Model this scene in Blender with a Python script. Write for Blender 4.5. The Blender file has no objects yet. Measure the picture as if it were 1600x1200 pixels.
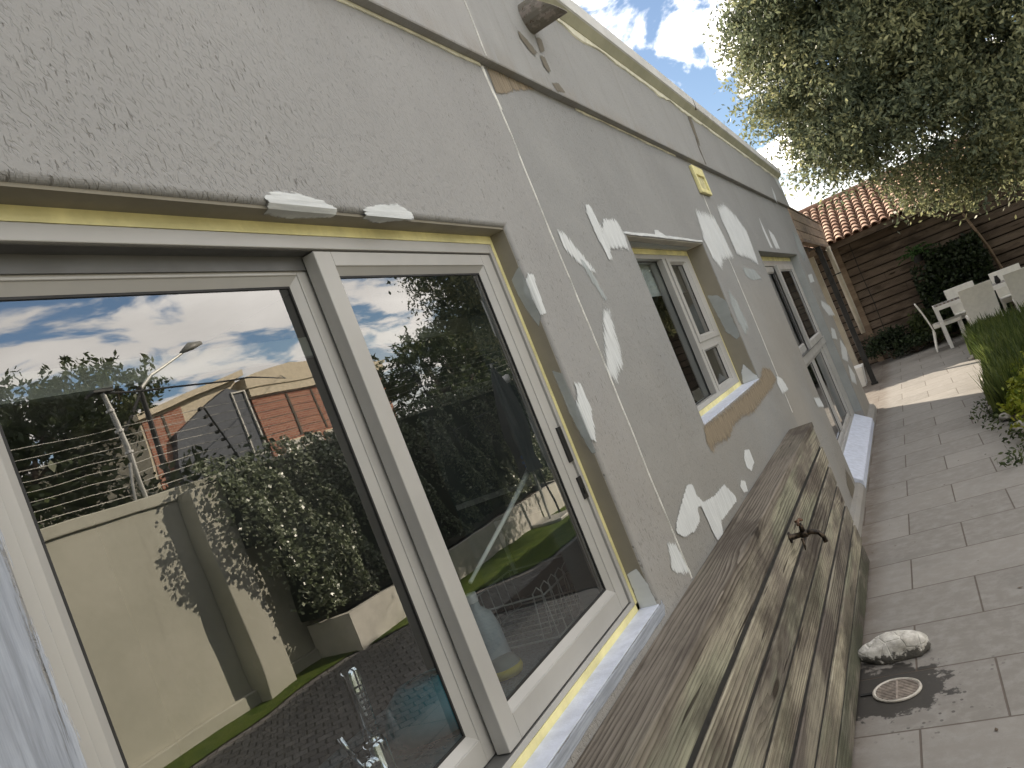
import bpy, bmesh, math, random
import numpy as np
from mathutils import Vector, Matrix, noise
R = math.radians
scene = bpy.context.scene
# ------------------------------------------------------------------ camera
cd = bpy.data.cameras.new("camera")
cam = bpy.data.objects.new("camera", cd)
scene.collection.objects.link(cam)
cd.sensor_fit = 'HORIZONTAL'
cd.sensor_width = 36.0
cd.lens = 36.0 * 1226.2 / 1600.0
cd.clip_start = 0.02
cd.clip_end = 3000
M = Matrix(((0.82007313, 0.34874795, 0.45371238),
            (0.43453347, 0.13641628, -0.89026471),
            (-0.37237175, 0.92723539, -0.03967134))).to_4x4()
M.translation = Vector((0.82, 0.0, 1.5))
cam.matrix_world = M
scene.camera = cam
# ------------------------------------------------------------------ sun and sky
SUN_EL = 27.0
sun_dir = Vector((-math.cos(R(SUN_EL)) * math.sin(R(45)), math.cos(R(SUN_EL)) * math.cos(R(45)), math.sin(R(SUN_EL))))
sl = bpy.data.lights.new("sun", 'SUN')
sl.energy = 5.0
sl.angle = R(0.5)
sl.color = (1.0, 0.88, 0.72)
so = bpy.data.objects.new("sun", sl)
scene.collection.objects.link(so)
so.rotation_euler = sun_dir.to_track_quat('Z', 'Y').to_euler()
so.location = (-20, 20, 20)

w = bpy.data.worlds.new("World")
scene.world = w
w.use_nodes = True
nt = w.node_tree
nt.nodes.clear()
def wn(t, **kw):
    n = nt.nodes.new(t)
    for k, v in kw.items():
        setattr(n, k, v)
    return n
sky = wn('ShaderNodeTexSky')
sky.sky_type = 'NISHITA'
sky.sun_disc = False
sky.sun_elevation = R(SUN_EL)
sky.sun_rotation = R(-45)
sky.air_density = 1.0
sky.dust_density = 0.4
sky.ozone_density = 2.0
tc = wn('ShaderNodeTexCoord')
sep = wn('ShaderNodeSeparateXYZ')
nt.links.new(tc.outputs['Generated'], sep.inputs[0])
def wm(op, a, b=None, c=None, clamp=False):
    n = wn('ShaderNodeMath', operation=op, use_clamp=clamp)
    for i, v in enumerate((a, b, c)):
        if v is None: continue
        if isinstance(v, (int, float)): n.inputs[i].default_value = v
        else: nt.links.new(v, n.inputs[i])
    return n.outputs[0]
zz = wm('ADD', wm('MAXIMUM', sep.outputs[2], 0.0), 0.16)
cx = wm('DIVIDE', sep.outputs[0], zz)
cy = wm('DIVIDE', sep.outputs[1], zz)
comb = wn('ShaderNodeCombineXYZ')
nt.links.new(cx, comb.inputs[0]); nt.links.new(cy, comb.inputs[1])
mp = wn('ShaderNodeMapping')
mp.inputs['Rotation'].default_value = (0, 0, R(28))
mp.inputs['Scale'].default_value = (1.25, 0.75, 1.0)
mp.inputs['Location'].default_value = (3.1, 7.4, 0.0)
nt.links.new(comb.outputs[0], mp.inputs[0])
n1 = wn('ShaderNodeTexNoise')
n1.inputs['Scale'].default_value = 3.4
n1.inputs['Detail'].default_value = 9
n1.inputs['Roughness'].default_value = 0.56
n1.inputs['Distortion'].default_value = 0.35
nt.links.new(mp.outputs[0], n1.inputs['Vector'])
cr = wn('ShaderNodeMapRange', interpolation_type='SMOOTHSTEP')
cr.inputs['From Min'].default_value = 0.47
cr.inputs['From Max'].default_value = 0.58
nt.links.new(wm('ADD', n1.outputs[0], wm('MULTIPLY', wm('MAXIMUM', sep.outputs[0], 0.0), 0.085)), cr.inputs['Value'])
# thicker cloud towards the horizon
hz = wm('SUBTRACT', 1.0, wm('MULTIPLY', sep.outputs[2], 6.0), clamp=True)
cov = wm('MAXIMUM', cr.outputs[0], wm('MULTIPLY', hz, 1.0))
skm = wn('ShaderNodeMix', data_type='RGBA', blend_type='MULTIPLY')
skm.inputs[0].default_value = 1.0
nt.links.new(sky.outputs[0], skm.inputs[6])
skm.inputs[7].default_value = (.60, .61, .62, 1)
# cloud brightness: brighter towards the sun
dt = wn('ShaderNodeVectorMath', operation='DOT_PRODUCT')
nt.links.new(tc.outputs['Generated'], dt.inputs[0])
dt.inputs[1].default_value = sun_dir
bright = wm('MULTIPLY_ADD', wm('MAXIMUM', dt.outputs['Value'], 0.0), 6.0, 12.5)
n2 = wn('ShaderNodeTexNoise')
n2.inputs['Scale'].default_value = 2.2
n2.inputs['Detail'].default_value = 6
nt.links.new(mp.outputs[0], n2.inputs['Vector'])
bright = wm('MULTIPLY', bright, wm('MULTIPLY_ADD', n2.outputs[0], 0.9, 0.55))
skg = wn('ShaderNodeVectorMath', operation='SCALE')
nt.links.new(skm.outputs[2], skg.inputs[0]); nt.links.new(wm('MULTIPLY_ADD', wm('MAXIMUM', sep.outputs[0], 0.0), 2.2, 0.95), skg.inputs['Scale'])
cc = wn('ShaderNodeVectorMath', operation='SCALE')
cc.inputs[0].default_value = (1.0, 0.945, 0.88)
nt.links.new(bright, cc.inputs['Scale'])
mixs = wn('ShaderNodeMix', data_type='RGBA')
nt.links.new(cov, mixs.inputs[0])
nt.links.new(skg.outputs[0], mixs.inputs[6])
nt.links.new(cc.outputs[0], mixs.inputs[7])
bg = wn('ShaderNodeBackground')
bg.inputs[1].default_value = 0.10
nt.links.new(mixs.outputs[2], bg.inputs[0])
out = wn('ShaderNodeOutputWorld')
nt.links.new(bg.outputs[0], out.inputs[0])

scene.view_settings.view_transform = 'Standard'
scene.view_settings.look = 'None'
scene.view_settings.gamma = 1
scene.view_settings.exposure = 1.13
scene.cycles.max_bounces = 8
scene.cycles.transparent_max_bounces = 16
scene.cycles.caustics_reflective = False
scene.cycles.caustics_refractive = False

# ------------------------------------------------------------------ helpers
COL = scene.collection
class MB:
    def __init__(s): s.v = []; s.f = []
    def add(s, vs, fs):
        o = len(s.v); s.v += [tuple(p) for p in vs]; s.f += [tuple(i + o for i in f) for f in fs]; return s
    def box(s, x0, x1, y0, y1, z0, z1):
        v = [(x, y, z) for x in (x0, x1) for y in (y0, y1) for z in (z0, z1)]
        return s.add(v, [(0, 1, 3, 2), (4, 6, 7, 5), (0, 4, 5, 1), (2, 3, 7, 6), (0, 2, 6, 4), (1, 5, 7, 3)])
    def obox(s, c, ax, ay, az, hx, hy, hz):
        c = Vector(c); ax = Vector(ax).normalized(); ay = Vector(ay).normalized(); az = Vector(az).normalized()
        v = [c + ax * i * hx + ay * j * hy + az * k * hz for i in (-1, 1) for j in (-1, 1) for k in (-1, 1)]
        return s.add(v, [(0, 1, 3, 2), (4, 6, 7, 5), (0, 4, 5, 1), (2, 3, 7, 6), (0, 2, 6, 4), (1, 5, 7, 3)])
    def tube(s, pts, rs, n=10, cap=True, squash=1.0):
        pts = [Vector(p) for p in pts]
        if not hasattr(rs, '__len__'): rs = [rs] * len(pts)
        t0 = (pts[1] - pts[0]).normalized()
        u = t0.orthogonal().normalized()
        rings = []
        for i, p in enumerate(pts):
            if i == 0: t = pts[1] - pts[0]
            elif i == len(pts) - 1: t = pts[-1] - pts[-2]
            else: t = (pts[i + 1] - pts[i]).normalized() + (pts[i] - pts[i - 1]).normalized()
            t.normalize()
            u = (u - t * u.dot(t)).normalized(); v = t.cross(u)
            rings.append([p + (u * math.cos(2 * math.pi * k / n) + v * math.sin(2 * math.pi * k / n) * squash) * rs[i] for k in range(n)])
        vs = [q for r in rings for q in r]; fs = []
        for i in range(len(pts) - 1):
            for k in range(n):
                a = i * n + k; b = i * n + (k + 1) % n
                fs.append((a, b, b + n, a + n))
        if cap:
            fs.append(tuple(reversed(range(n)))); fs.append(tuple(range((len(pts) - 1) * n, len(pts) * n)))
        return s.add(vs, fs)
    def lathe(s, prof, c, n=28, axis='z'):
        vs = []; fs = []
        for r, h in prof:
            for k in range(n):
                a = 2 * math.pi * k / n
                p = (r * math.cos(a), r * math.sin(a), h)
                if axis == 'x': p = (h, r * math.cos(a), r * math.sin(a))
                vs.append((c[0] + p[0], c[1] + p[1], c[2] + p[2]))
        for i in range(len(prof) - 1):
            for k in range(n):
                a = i * n + k; b = i * n + (k + 1) % n
                fs.append((a, b, b + n, a + n))
        return s.add(vs, fs)
    def prism(s, poly, fn, d0, d1):
        """poly in 2D; fn(a,b,d) -> 3D point"""
        n = len(poly)
        vs = [fn(a, b, d0) for a, b in poly] + [fn(a, b, d1) for a, b in poly]
        fs = [tuple(range(n)), tuple(range(2 * n - 1, n - 1, -1))] + [(i, i + n, (i + 1) % n + n, (i + 1) % n) for i in range(n)]
        return s.add(vs, fs)
    def ring(s, y0, y1, z0, z1, wl, wr, wb, wt, x0, x1):
        """rectangular frame in the y-z plane"""
        s.box(x0, x1, y0, y0 + wl, z0, z1); s.box(x0, x1, y1 - wr, y1, z0, z1)
        s.box(x0, x1, y0 + wl, y1 - wr, z0, z0 + wb); s.box(x0, x1, y0 + wl, y1 - wr, z1 - wt, z1)
        return s
    def build(s, name, mat, parent=None, loc=(0, 0, 0), bevel=0, smooth=False, seg=2):
        me = bpy.data.meshes.new(name)
        me.from_pydata(s.v, [], s.f)
        me.update()
        bm = bmesh.new(); bm.from_mesh(me)
        bmesh.ops.recalc_face_normals(bm, faces=bm.faces)
        bm.to_mesh(me); bm.free()
        return link(name, me, mat, parent, loc, bevel, smooth, seg)
def link(name, me, mat, parent=None, loc=(0, 0, 0), bevel=0, smooth=False, seg=2):
    o = bpy.data.objects.new(name, me)
    COL.objects.link(o)
    if mat: me.materials.append(mat)
    o.location = loc
    if parent: o.parent = parent
    if smooth:
        me.polygons.foreach_set('use_smooth', [True] * len(me.polygons))
    if bevel:
        b = o.modifiers.new('bevel', 'BEVEL'); b.width = bevel; b.segments = seg; b.limit_method = 'ANGLE'; b.angle_limit = R(40)
        b.harden_normals = False
    return o
def npmesh(name, verts, faces, mat, parent=None, attr=None, loc=(0, 0, 0), smooth=False):
    """verts (n,3), faces (m,k) arrays; attr = {name:(per face values)}"""
    me = bpy.data.meshes.new(name)
    n = len(verts); m, k = faces.shape
    me.vertices.add(n); me.vertices.foreach_set('co', np.asarray(verts, dtype=np.float32).ravel())
    me.loops.add(m * k); me.loops.foreach_set('vertex_index', faces.astype(np.int32).ravel())
    me.polygons.add(m)
    me.polygons.foreach_set('loop_start', np.arange(0, m * k, k, dtype=np.int32))
    me.polygons.foreach_set('loop_total', np.full(m, k, dtype=np.int32))
    me.update(calc_edges=True)
    if attr:
        for an, vals in attr.items():
            a = me.attributes.new(an, 'FLOAT', 'FACE'); a.data.foreach_set('value', np.asarray(vals, dtype=np.float32))
    return link(name, me, mat, parent, loc, smooth=smooth)
def tag(o, label=None, cat=None, group=None, kind=None):
    if label: o['label'] = label
    if cat: o['category'] = cat
    if group: o['group'] = group
    if kind: o['kind'] = kind
    return o
def empty(name, loc, label=None, cat=None, group=None, rz=0):
    o = bpy.data.objects.new(name, None); COL.objects.link(o)
    o.empty_display_size = 0.1
    o.location = loc; o.rotation_euler = (0, 0, rz)
    return tag(o, label, cat, group)
def copy_tree(o, parent=None):
    c = o.copy(); COL.objects.link(c); c.parent = parent
    for ch in o.children: copy_tree(ch, c)
    return c

# ------------------------------------------------------------------ materials
class NT:
    def __init__(s, name):
        s.m = bpy.data.materials.new(name); s.m.use_nodes = True; s.t = s.m.node_tree
        s.t.nodes.clear()
        s.out = s.n('ShaderNodeOutputMaterial')
        s.b = s.n('ShaderNodeBsdfPrincipled')
        s.l(s.b.outputs[0], s.out.inputs[0])
        s._co = None
    def n(s, t, **kw):
        n = s.t.nodes.new(t)
        for k, v in kw.items(): setattr(n, k, v)
        return n
    def l(s, a, b): s.t.links.new(a, b)
    def set(s, sock, v):
        if isinstance(v, bpy.types.NodeSocket): s.l(v, sock)
        else: sock.default_value = v
    @property
    def co(s):
        if s._co is None: s._co = s.n('ShaderNodeTexCoord').outputs['Object']
        return s._co
    def map(s, scale=(1, 1, 1), loc=(0, 0, 0), rot=(0, 0, 0), vec=None):
        m = s.n('ShaderNodeMapping'); m.inputs['Scale'].default_value = scale
        m.inputs['Location'].default_value = loc; m.inputs['Rotation'].default_value = rot
        s.l(vec or s.co, m.inputs[0]); return m.outputs[0]
    def noise(s, scale=1, detail=4, rough=.55, vec=None, dist=0):
        n = s.n('ShaderNodeTexNoise'); n.inputs['Scale'].default_value = scale; n.inputs['Detail'].default_value = detail
        n.inputs['Roughness'].default_value = rough; n.inputs['Distortion'].default_value = dist
        s.l(vec if vec is not None else s.co, n.inputs['Vector']); return n.outputs[0]
    def voro(s, scale=1, vec=None, feature='F1', out='Distance', rnd=1):
        n = s.n('ShaderNodeTexVoronoi', feature=feature); n.inputs['Scale'].default_value = scale
        n.inputs['Randomness'].default_value = rnd
        s.l(vec if vec is not None else s.co, n.inputs['Vector']); return n.outputs[out]
    def math(s, op, a, b=None, c=None, clamp=False):
        n = s.n('ShaderNodeMath', operation=op, use_clamp=clamp)
        for i, v in enumerate((a, b, c)):
            if v is not None: s.set(n.inputs[i], v)
        return n.outputs[0]
    def rng(s, v, a, b, c=0.0, d=1.0, smooth=True):
        n = s.n('ShaderNodeMapRange', interpolation_type='SMOOTHSTEP' if smooth else 'LINEAR')
        s.set(n.inputs['Value'], v)
        for k, x in (('From Min', a), ('From Max', b), ('To Min', c), ('To Max', d)): s.set(n.inputs[k], x)
        return n.outputs[0]
    def mix(s, f, a, b, mode='MIX'):
        n = s.n('ShaderNodeMix', data_type='RGBA', blend_type=mode)
        s.set(n.inputs[0], f)
        for i, v in ((6, a), (7, b)):
            if not isinstance(v, bpy.types.NodeSocket): v = tuple(v) + ((1,) if len(v) == 3 else ())
            s.set(n.inputs[i], v)
        return n.outputs[2]
    def ramp(s, v, stops):
        n = s.n('ShaderNodeValToRGB'); s.l(v, n.inputs[0]); e = n.color_ramp.elements
        e[0].position = stops[0][0]; e[0].color = tuple(stops[0][1]) + (1,)
        e[1].position = stops[-1][0]; e[1].color = tuple(stops[-1][1]) + (1,)
        for p, c in stops[1:-1]:
            x = e.new(p); x.color = tuple(c) + (1,)
        return n.outputs[0]
    def sep(s, vec=None):
        n = s.n('ShaderNodeSeparateXYZ'); s.l(vec or s.co, n.inputs[0]); return n.outputs
    def attr(s, name, out='Fac'):
        n = s.n('ShaderNodeAttribute'); n.attribute_name = name; return n.outputs[out]
    def bump(s, h, strength=.5, dist=.01, normal=None):
        n = s.n('ShaderNodeBump'); n.inputs['Strength'].default_value = strength; n.inputs['Distance'].default_value = dist
        s.l(h, n.inputs['Height'])
        if normal is not None: s.l(normal, n.inputs['Normal'])
        return n.outputs[0]
    def fin(s, col=None, rough=None, normal=None, metal=None, spec=None, **kw):
        if col is not None: s.set(s.b.inputs['Base Color'], col if isinstance(col, bpy.types.NodeSocket) else tuple(col) + (1,))
        if rough is not None: s.set(s.b.inputs['Roughness'], rough)
        if normal is not None: s.l(normal, s.b.inputs['Normal'])
        if metal is not None: s.set(s.b.inputs['Metallic'], metal)
        if spec is not None: s.set(s.b.inputs['Specular IOR Level'], spec)
        for k, v in kw.items(): s.set(s.b.inputs[k], v)
        return s.m

def simple(name, col, rough=.5, metal=0, var=.12, scale=8, bump=0, bscale=60, spec=.5):
    m = NT(name)
    f = m.noise(scale, 5, .6)
    c = m.mix(m.rng(f, .3, .7), [x * (1 - var) for x in col], [min(1, x * (1 + var)) for x in col])
    nrm = m.bump(m.noise(bscale, 4, .6), .4, bump) if bump else None
    rr = m.rng(m.noise(scale * 2.3, 3), .3, .7, rough * .85, min(1, rough * 1.15))
    return m.fin(c, rr, nrm, metal, spec)

def plaster(name, tone=(.262, .261, .256), pits=1.0, band=False):
    m = NT(name)
    yz = m.sep()
    fine = m.noise(70, 6, .65)
    grit = m.noise(260, 3, .6)
    # short vertical pits left by the scraped plaster
    wv = m.n('ShaderNodeVectorMath', operation='ADD')
    wn_ = m.n('ShaderNodeTexNoise'); wn_.inputs['Scale'].default_value = 7; m.l(m.co, wn_.inputs['Vector'])
    sc_ = m.n('ShaderNodeVectorMath', operation='SCALE'); m.l(wn_.outputs[1], sc_.inputs[0]); sc_.inputs['Scale'].default_value = .006
    m.l(m.co, wv.inputs[0]); m.l(sc_.outputs[0], wv.inputs[1])
    dens = m.noise(1.6, 3, .6)
    sc = m.noise(1, 2, .5, m.map((1, 170, 42), vec=wv.outputs[0]), 0.0)
    sc2 = m.noise(1, 2, .5, m.map((1, 100, 20), (3, 7, 1), vec=wv.outputs[0]), 0.0)
    sc3 = m.noise(1, 1, .5, m.map((1, 260, 55), (9, 2, 4), vec=wv.outputs[0]), 0)
    th = m.rng(dens, .35, .68, .705, .635)
    pit = m.rng(sc, th, m.math('ADD', th, .045))
    pit2 = m.rng(sc2, .725, .765)
    pit3 = m.rng(sc3, .62, .70)
    # denser diagonal trowel strokes low and near, over the first window
    diag = m.noise(1, 1, .5, m.map((1, 55, 190), vec=m.map((1, 1, 1), (0, 0, 0), (R(50), 0, 0), vec=wv.outputs[0])), 0)
    near = m.math('MULTIPLY', m.rng(yz[1], 2.3, .7), m.rng(m.math('ADD', yz[2], m.math('MULTIPLY', m.noise(2.2), .6)), 2.85, 2.45))
    hgt = m.math('MULTIPLY', m.rng(diag, .56, .68), m.math('MULTIPLY', near, -.6))
    hgt = m.math('MULTIPLY_ADD', fine, .8, hgt)
    hgt = m.math('MULTIPLY_ADD', grit, .18, hgt)
    hgt = m.math('SUBTRACT', hgt, m.math('MULTIPLY', m.math('MAXIMUM', m.math('ADD', pit, pit2), m.math('MULTIPLY', pit3, .4)), 1.3 * pits))
    big = m.noise(.9, 4, .6)
    col = m.mix(m.rng(big, .3, .7), [c * .94 for c in tone], [c * 1.05 for c in tone])
    step = m.rng(yz[1], 2.215, 2.235)
    col = m.mix(step, m.mix(1, col, (1.05, 1.04, 1.03), 'MULTIPLY'), m.mix(1, col, (.93, .935, .93), 'MULTIPLY'))
    s2 = m.rng(m.math('ADD', yz[1], m.math('MULTIPLY', m.noise(6, 3), .03)), 4.93, 4.96)
    low = m.rng(yz[2], 1.95, 1.6)
    col = m.mix(m.math('MULTIPLY', s2, low), col, m.mix(1, col, (1.12, 1.09, 1.05), 'MULTIPLY'))
    warm = m.math('MULTIPLY', m.rng(yz[2], 1.9, 1.0), m.rng(m.noise(1.3, 3), .3, .6))
    col = m.mix(m.math('MULTIPLY', warm, .7), col, m.mix(1, col, (1.02, .975, .91), 'MULTIPLY'))
    col = m.mix(m.math('MULTIPLY', pit, .6 * pits), col, (.13, .118, .10))
    col = m.mix(m.math('MULTIPLY', pit2, .4 * pits), col, (.17, .155, .14))
    vst = m.map((1, 9, .7)); st = m.noise(1, 5, .65, vst)
    col = m.mix(m.rng(st, .55, .85, 0, .22), col, (.42, .40, .37))
    drip2 = m.math('MULTIPLY', m.rng(yz[2], 1.95, 2.52, 0, 1), m.rng(m.noise(1, 5, .65, m.map((1, 15, .5), (4, 4, 4))), .50, .72))
    col = m.mix(m.math('MULTIPLY', drip2, .22), col, (.17, .155, .13))
    trow = m.noise(1, 4, .6, m.map((1, 2.2, 6.5), vec=m.map((1, 1, 1), (0, 0, 0), (R(20), 0, 0))))
    col = m.mix(m.rng(trow, .45, .75, 0, .16), col, (.36, .355, .34))
    if band:
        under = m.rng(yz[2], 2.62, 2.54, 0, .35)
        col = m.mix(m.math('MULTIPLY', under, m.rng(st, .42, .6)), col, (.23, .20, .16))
        drip = m.math('MULTIPLY', m.rng(m.noise(1, 4, .6, m.map((1, 26, 1.2))), .60, .70), m.rng(m.noise(1.5), .45, .6))
        col = m.mix(m.math('MULTIPLY', drip, .4), col, (.20, .18, .15))
    nrm = m.bump(hgt, .85, .0024)
    return m.fin(col, .72, nrm, spec=.35)

def filler_mat(name, col=(.62, .64, .64), alpha=.94, var=.18):
    """brushed filler or primer: 'edge' is the distance to the outline, 'rag' how far the bristles ran"""
    m = NT(name)
    d = m.attr('edge'); rag = m.attr('rag'); hor = m.attr('hor')
    sv = m.noise(1, 4, .65, m.map((1, 150, 7))); sh = m.noise(1, 4, .65, m.map((1, 7, 150)))
    st = m.math('ADD', m.math('MULTIPLY', sv, m.math('SUBTRACT', 1.0, hor)), m.math('MULTIPLY', sh, hor))
    bl = m.noise(38, 3, .6)
    k = m.math('ADD', m.math('MULTIPLY', m.math('SUBTRACT', st, .5), 4.2), m.math('MULTIPLY', m.math('SUBTRACT', bl, .5), 1.2))
    a0 = m.math('ADD', m.math('ADD', d, m.math('MULTIPLY', rag, .45)), m.math('MULTIPLY', k, rag))
    a = m.rng(a0, 0, .004)
    thin = m.rng(m.math('ADD', m.math('DIVIDE', a0, m.math('MULTIPLY', rag, 4.0)), st), .38, .70, .5, 1)
    a = m.math('MULTIPLY', m.math('MULTIPLY', a, thin), alpha)
    c = m.mix(m.rng(st, .3, .7), [x * (1 - var) for x in col], [min(1, x * (1 + var * .4)) for x in col])
    c = m.mix(m.rng(m.noise(12, 4, .6), .4, .7, 0, .35), c, [x * .8 for x in col])
    nrm = m.bump(m.math('MULTIPLY_ADD', m.noise(120, 3, .6), .5, st), .5, .002)
    m.fin(c, .8, nrm, spec=.3)
    tr = m.n('ShaderNodeBsdfTransparent'); mx = m.n('ShaderNodeMixShader')
    m.l(a, mx.inputs[0]); m.l(tr.outputs[0], mx.inputs[1]); m.l(m.b.outputs[0], mx.inputs[2]); m.l(mx.outputs[0], m.out.inputs[0])
    return m.m

def glass_mat(name, tint=(.60, .65, .66), base=.195, gain=1.9):
    m = NT(name)
    m.t.nodes.remove(m.b)
    g = m.n('ShaderNodeNewGeometry')
    dp = m.n('ShaderNodeVectorMath', operation='DOT_PRODUCT')
    m.l(g.outputs['Incoming'], dp.inputs[0]); m.l(g.outputs['Normal'], dp.inputs[1])
    c = m.math('ABSOLUTE', dp.outputs['Value'])
    k = m.math('POWER', m.math('SUBTRACT', 1.0, c), 5.0)
    f = m.math('ADD', base, m.math('MULTIPLY', k, gain * .5), clamp=True)
    gl = m.n('ShaderNodeBsdfGlossy'); gl.inputs['Roughness'].default_value = 0.0
    gl.inputs['Color'].default_value = (1, 1, 1, 1)
    wob = m.bump(m.noise(3.0, 2, .5), .10, .01)
    m.l(wob, gl.inputs['Normal'])
    tr = m.n('ShaderNodeBsdfTransparent'); tr.inputs[0].default_value = tint + (1,)
    mx = m.n('ShaderNodeMixShader')
    m.l(f, mx.inputs[0]); m.l(tr.outputs[0], mx.inputs[1]); m.l(gl.outputs[0], mx.inputs[2])
    df = m.n('ShaderNodeBsdfDiffuse'); df.inputs[0].default_value = (.55, .54, .50, 1)
    dust = m.math('MULTIPLY', m.rng(m.noise(5, 6, .7), .45, .8), m.rng(m.noise(90, 4, .75), .35, .7))
    mx2 = m.n('ShaderNodeMixShader'); m.l(m.math('MULTIPLY_ADD', dust, .045, .002), mx2.inputs[0])
    m.l(mx.outputs[0], mx2.inputs[1]); m.l(df.outputs[0], mx2.inputs[2]); m.l(mx2.outputs[0], m.out.inputs[0])
    return m.m

def timber(name, tones, grain=1.0, green=.35, axis='y', ringk=1.0, flat='x'):
    m = NT(name)
    rnd = m.n('ShaderNodeObjectInfo').outputs['Random']
    off = m.n('ShaderNodeCombineXYZ'); m.l(m.math('MULTIPLY', rnd, 37.0), off.inputs[0]); m.l(m.math('MULTIPLY', rnd, 11.0), off.inputs[1]); m.l(m.math('MULTIPLY', rnd, 23.0), off.inputs[2])
    va = m.n('ShaderNodeVectorMath', operation='ADD'); m.l(m.co, va.inputs[0]); m.l(off.outputs[0], va.inputs[1])
    def ax(k, s=1):
        q = {'y': [s, s * k, s], 'x': [s * k, s, s], 'z': [s, s, s * k]}[axis]; q['xyz'.index(flat)] *= .02; return tuple(q)
    def mp(k, s=1, loc=(0, 0, 0)): return m.map(ax(k, s), loc, vec=va.outputs[0])
    # cathedral grain: cross-plank distance bent by long slow waves, tight swirls near knots
    kn = m.voro(1, mp(.25, 3.6))
    near = m.rng(kn, .34, .02)
    slow = m.noise(1, 3, .5, mp(.055, 8))
    comp = m.sep(va.outputs[0])
    cross = m.math('ADD', comp[2], comp[0]) if axis != 'z' else m.math('ADD', comp[0], comp[1])
    ph = m.math('ADD', m.math('MULTIPLY', cross, 64 * grain), m.math('MULTIPLY', slow, 6.0))
    ph = m.math('ADD', ph, m.math('MULTIPLY', near, 2.2))
    ph = m.math('ADD', ph, m.math('MULTIPLY', m.noise(1, 3, .6, mp(.06, 60)), .5))
    fr = m.math('FRACT', m.math('MULTIPLY', ph, ringk))
    rings = m.math('MULTIPLY', m.rng(fr, .15, .92), m.rng(fr, 1.0, .93))
    fib = m.noise(1, 4, .7, mp(.02, 230))
    patch = m.noise(1, 4, .6, mp(.35, 5))
    patch2 = m.noise(1, 4, .6, mp(.3, 3.2, (5, 2, 8)))
    col = m.mix(m.rng(patch, .40, .60), tones[0], tones[1])
    col = m.mix(m.math('MULTIPLY', m.rng(patch2, .48, .60), green), col, tones[3])
    ringvar = m.rng(m.noise(1, 3, .5, mp(.2, 4, (1, 9, 3))), .35, .7, .12, .85)
    col = m.mix(m.math('MULTIPLY', rings, ringvar), col, tones[2])
    col = m.mix(m.rng(fib, .45, .72, 0, .6), col, [t * .6 for t in tones[2]])
    stain = m.rng(m.noise(1, 5, .7, mp(.35, 3.4, (2, 2, 2))), .5, .66, 0, .65)
    col = m.mix(stain, col, [t * .9 for t in tones[2]])
    col = m.mix(1.0, col, m.mix(rnd, (.70, .69, .70), (1.2, 1.18, 1.12)), 'MULTIPLY')
    kd = m.rng(kn, .066, .035)
    col = m.mix(m.math('MULTIPLY', kd, .9), col, (.03, .022, .016))
    chk = m.rng(m.noise(1, 2, .5, mp(.05, 42, (4, 4, 4))), .70, .74)
    col = m.mix(m.math('MULTIPLY', chk, .8), col, (.02, .015, .012))
    gz = m.sep(m.co)[2]
    algae = m.math('MULTIPLY', m.rng(gz, .30, .02), m.rng(m.noise(1, 4, .6, mp(.5, 6, (3, 1, 3))), .35, .6))
    if axis == 'y' and green > .3: col = m.mix(m.math('MULTIPLY', algae, .8), col, (.05, .055, .035))
    h = m.math('ADD', m.math('MULTIPLY', rings, -.45), m.math('MULTIPLY', fib, -.7))
    h = m.math('SUBTRACT', h, m.math('MULTIPLY', chk, 1.5))
    nrm = m.bump(h, .8, .003)
    return m.fin(col, .8, nrm, spec=.2)

def leaf_mat(name, dark, mid, light, rough=.5, trans=.35, spec=.4):
    m = NT(name)
    a = m.attr('tone')
    big = m.noise(.9, 2, .5)
    t = m.math('ADD', m.math('MULTIPLY', a, .75), m.math('MULTIPLY', big, .35), clamp=True)
    c = m.ramp(t, [(0.12, dark), (.5, mid), (.95, light)])
    m.fin(c, rough, spec=spec)
    tl = m.n('ShaderNodeBsdfTranslucent'); m.l(c, tl.inputs[0])
    mx = m.n('ShaderNodeMixShader'); mx.inputs[0].default_value = trans
    m.l(m.b.outputs[0], mx.inputs[1]); m.l(tl.outputs[0], mx.inputs[2]); m.l(mx.outputs[0], m.out.inputs[0])
    return m.m

MAT = {}
MAT['wall'] = plaster('wall_plaster')
MAT['band'] = plaster('fascia_plaster', tone=(.295, .292, .284), pits=.45, band=True)
MAT['primer'] = filler_mat('white_filler')
MAT['primer_thin'] = filler_mat('thin_primer', (.46, .50, .50), alpha=.6)
MAT['rust'] = filler_mat('bare_render', (.27, .22, .155), var=.5)
MAT['ruststain'] = filler_mat('rust_stain', (.24, .13, .055), alpha=.5, var=.3)
MAT['scrape'] = filler_mat('scraped_paint', (.17, .15, .115), var=.25)
MAT['blue_primer'] = simple('sill_primer', (.56, .60, .70), .75, var=.10, scale=22, bump=.002, bscale=140)
MAT['head_primer'] = simple('old_jamb_paint', (.40, .37, .31), .7, var=.10, scale=6, bump=.001)
MAT['jamb_dark'] = simple('reveal_paint', (.215, .195, .150), .75, var=.08, scale=5, bump=.001)
MAT['teal'] = simple('reveal_undercoat', (.30, .312, .30), .6, var=.08, scale=5, bump=.001)
MAT['yellow'] = simple('yellow_sealant', (.70, .64, .32), .6, var=.2, scale=7, bump=.001)
MAT['cream'] = simple('cream_sealant', (.62, .60, .47), .7, var=.15, scale=20, bump=.003)
MAT['alu'] = simple('frame_paint', (.375, .366, .345), .38, var=.07, scale=3, spec=.5)
MAT['alu_dark'] = simple('frame_track', (.10, .10, .095), .5, var=.1)
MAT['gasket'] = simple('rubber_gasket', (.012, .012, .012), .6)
MAT['lock'] = simple('black_lock', (.01, .01, .011), .4)
MAT['steel'] = simple('brushed_steel', (.52, .54, .56), .28, metal=1, var=.06)
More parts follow.
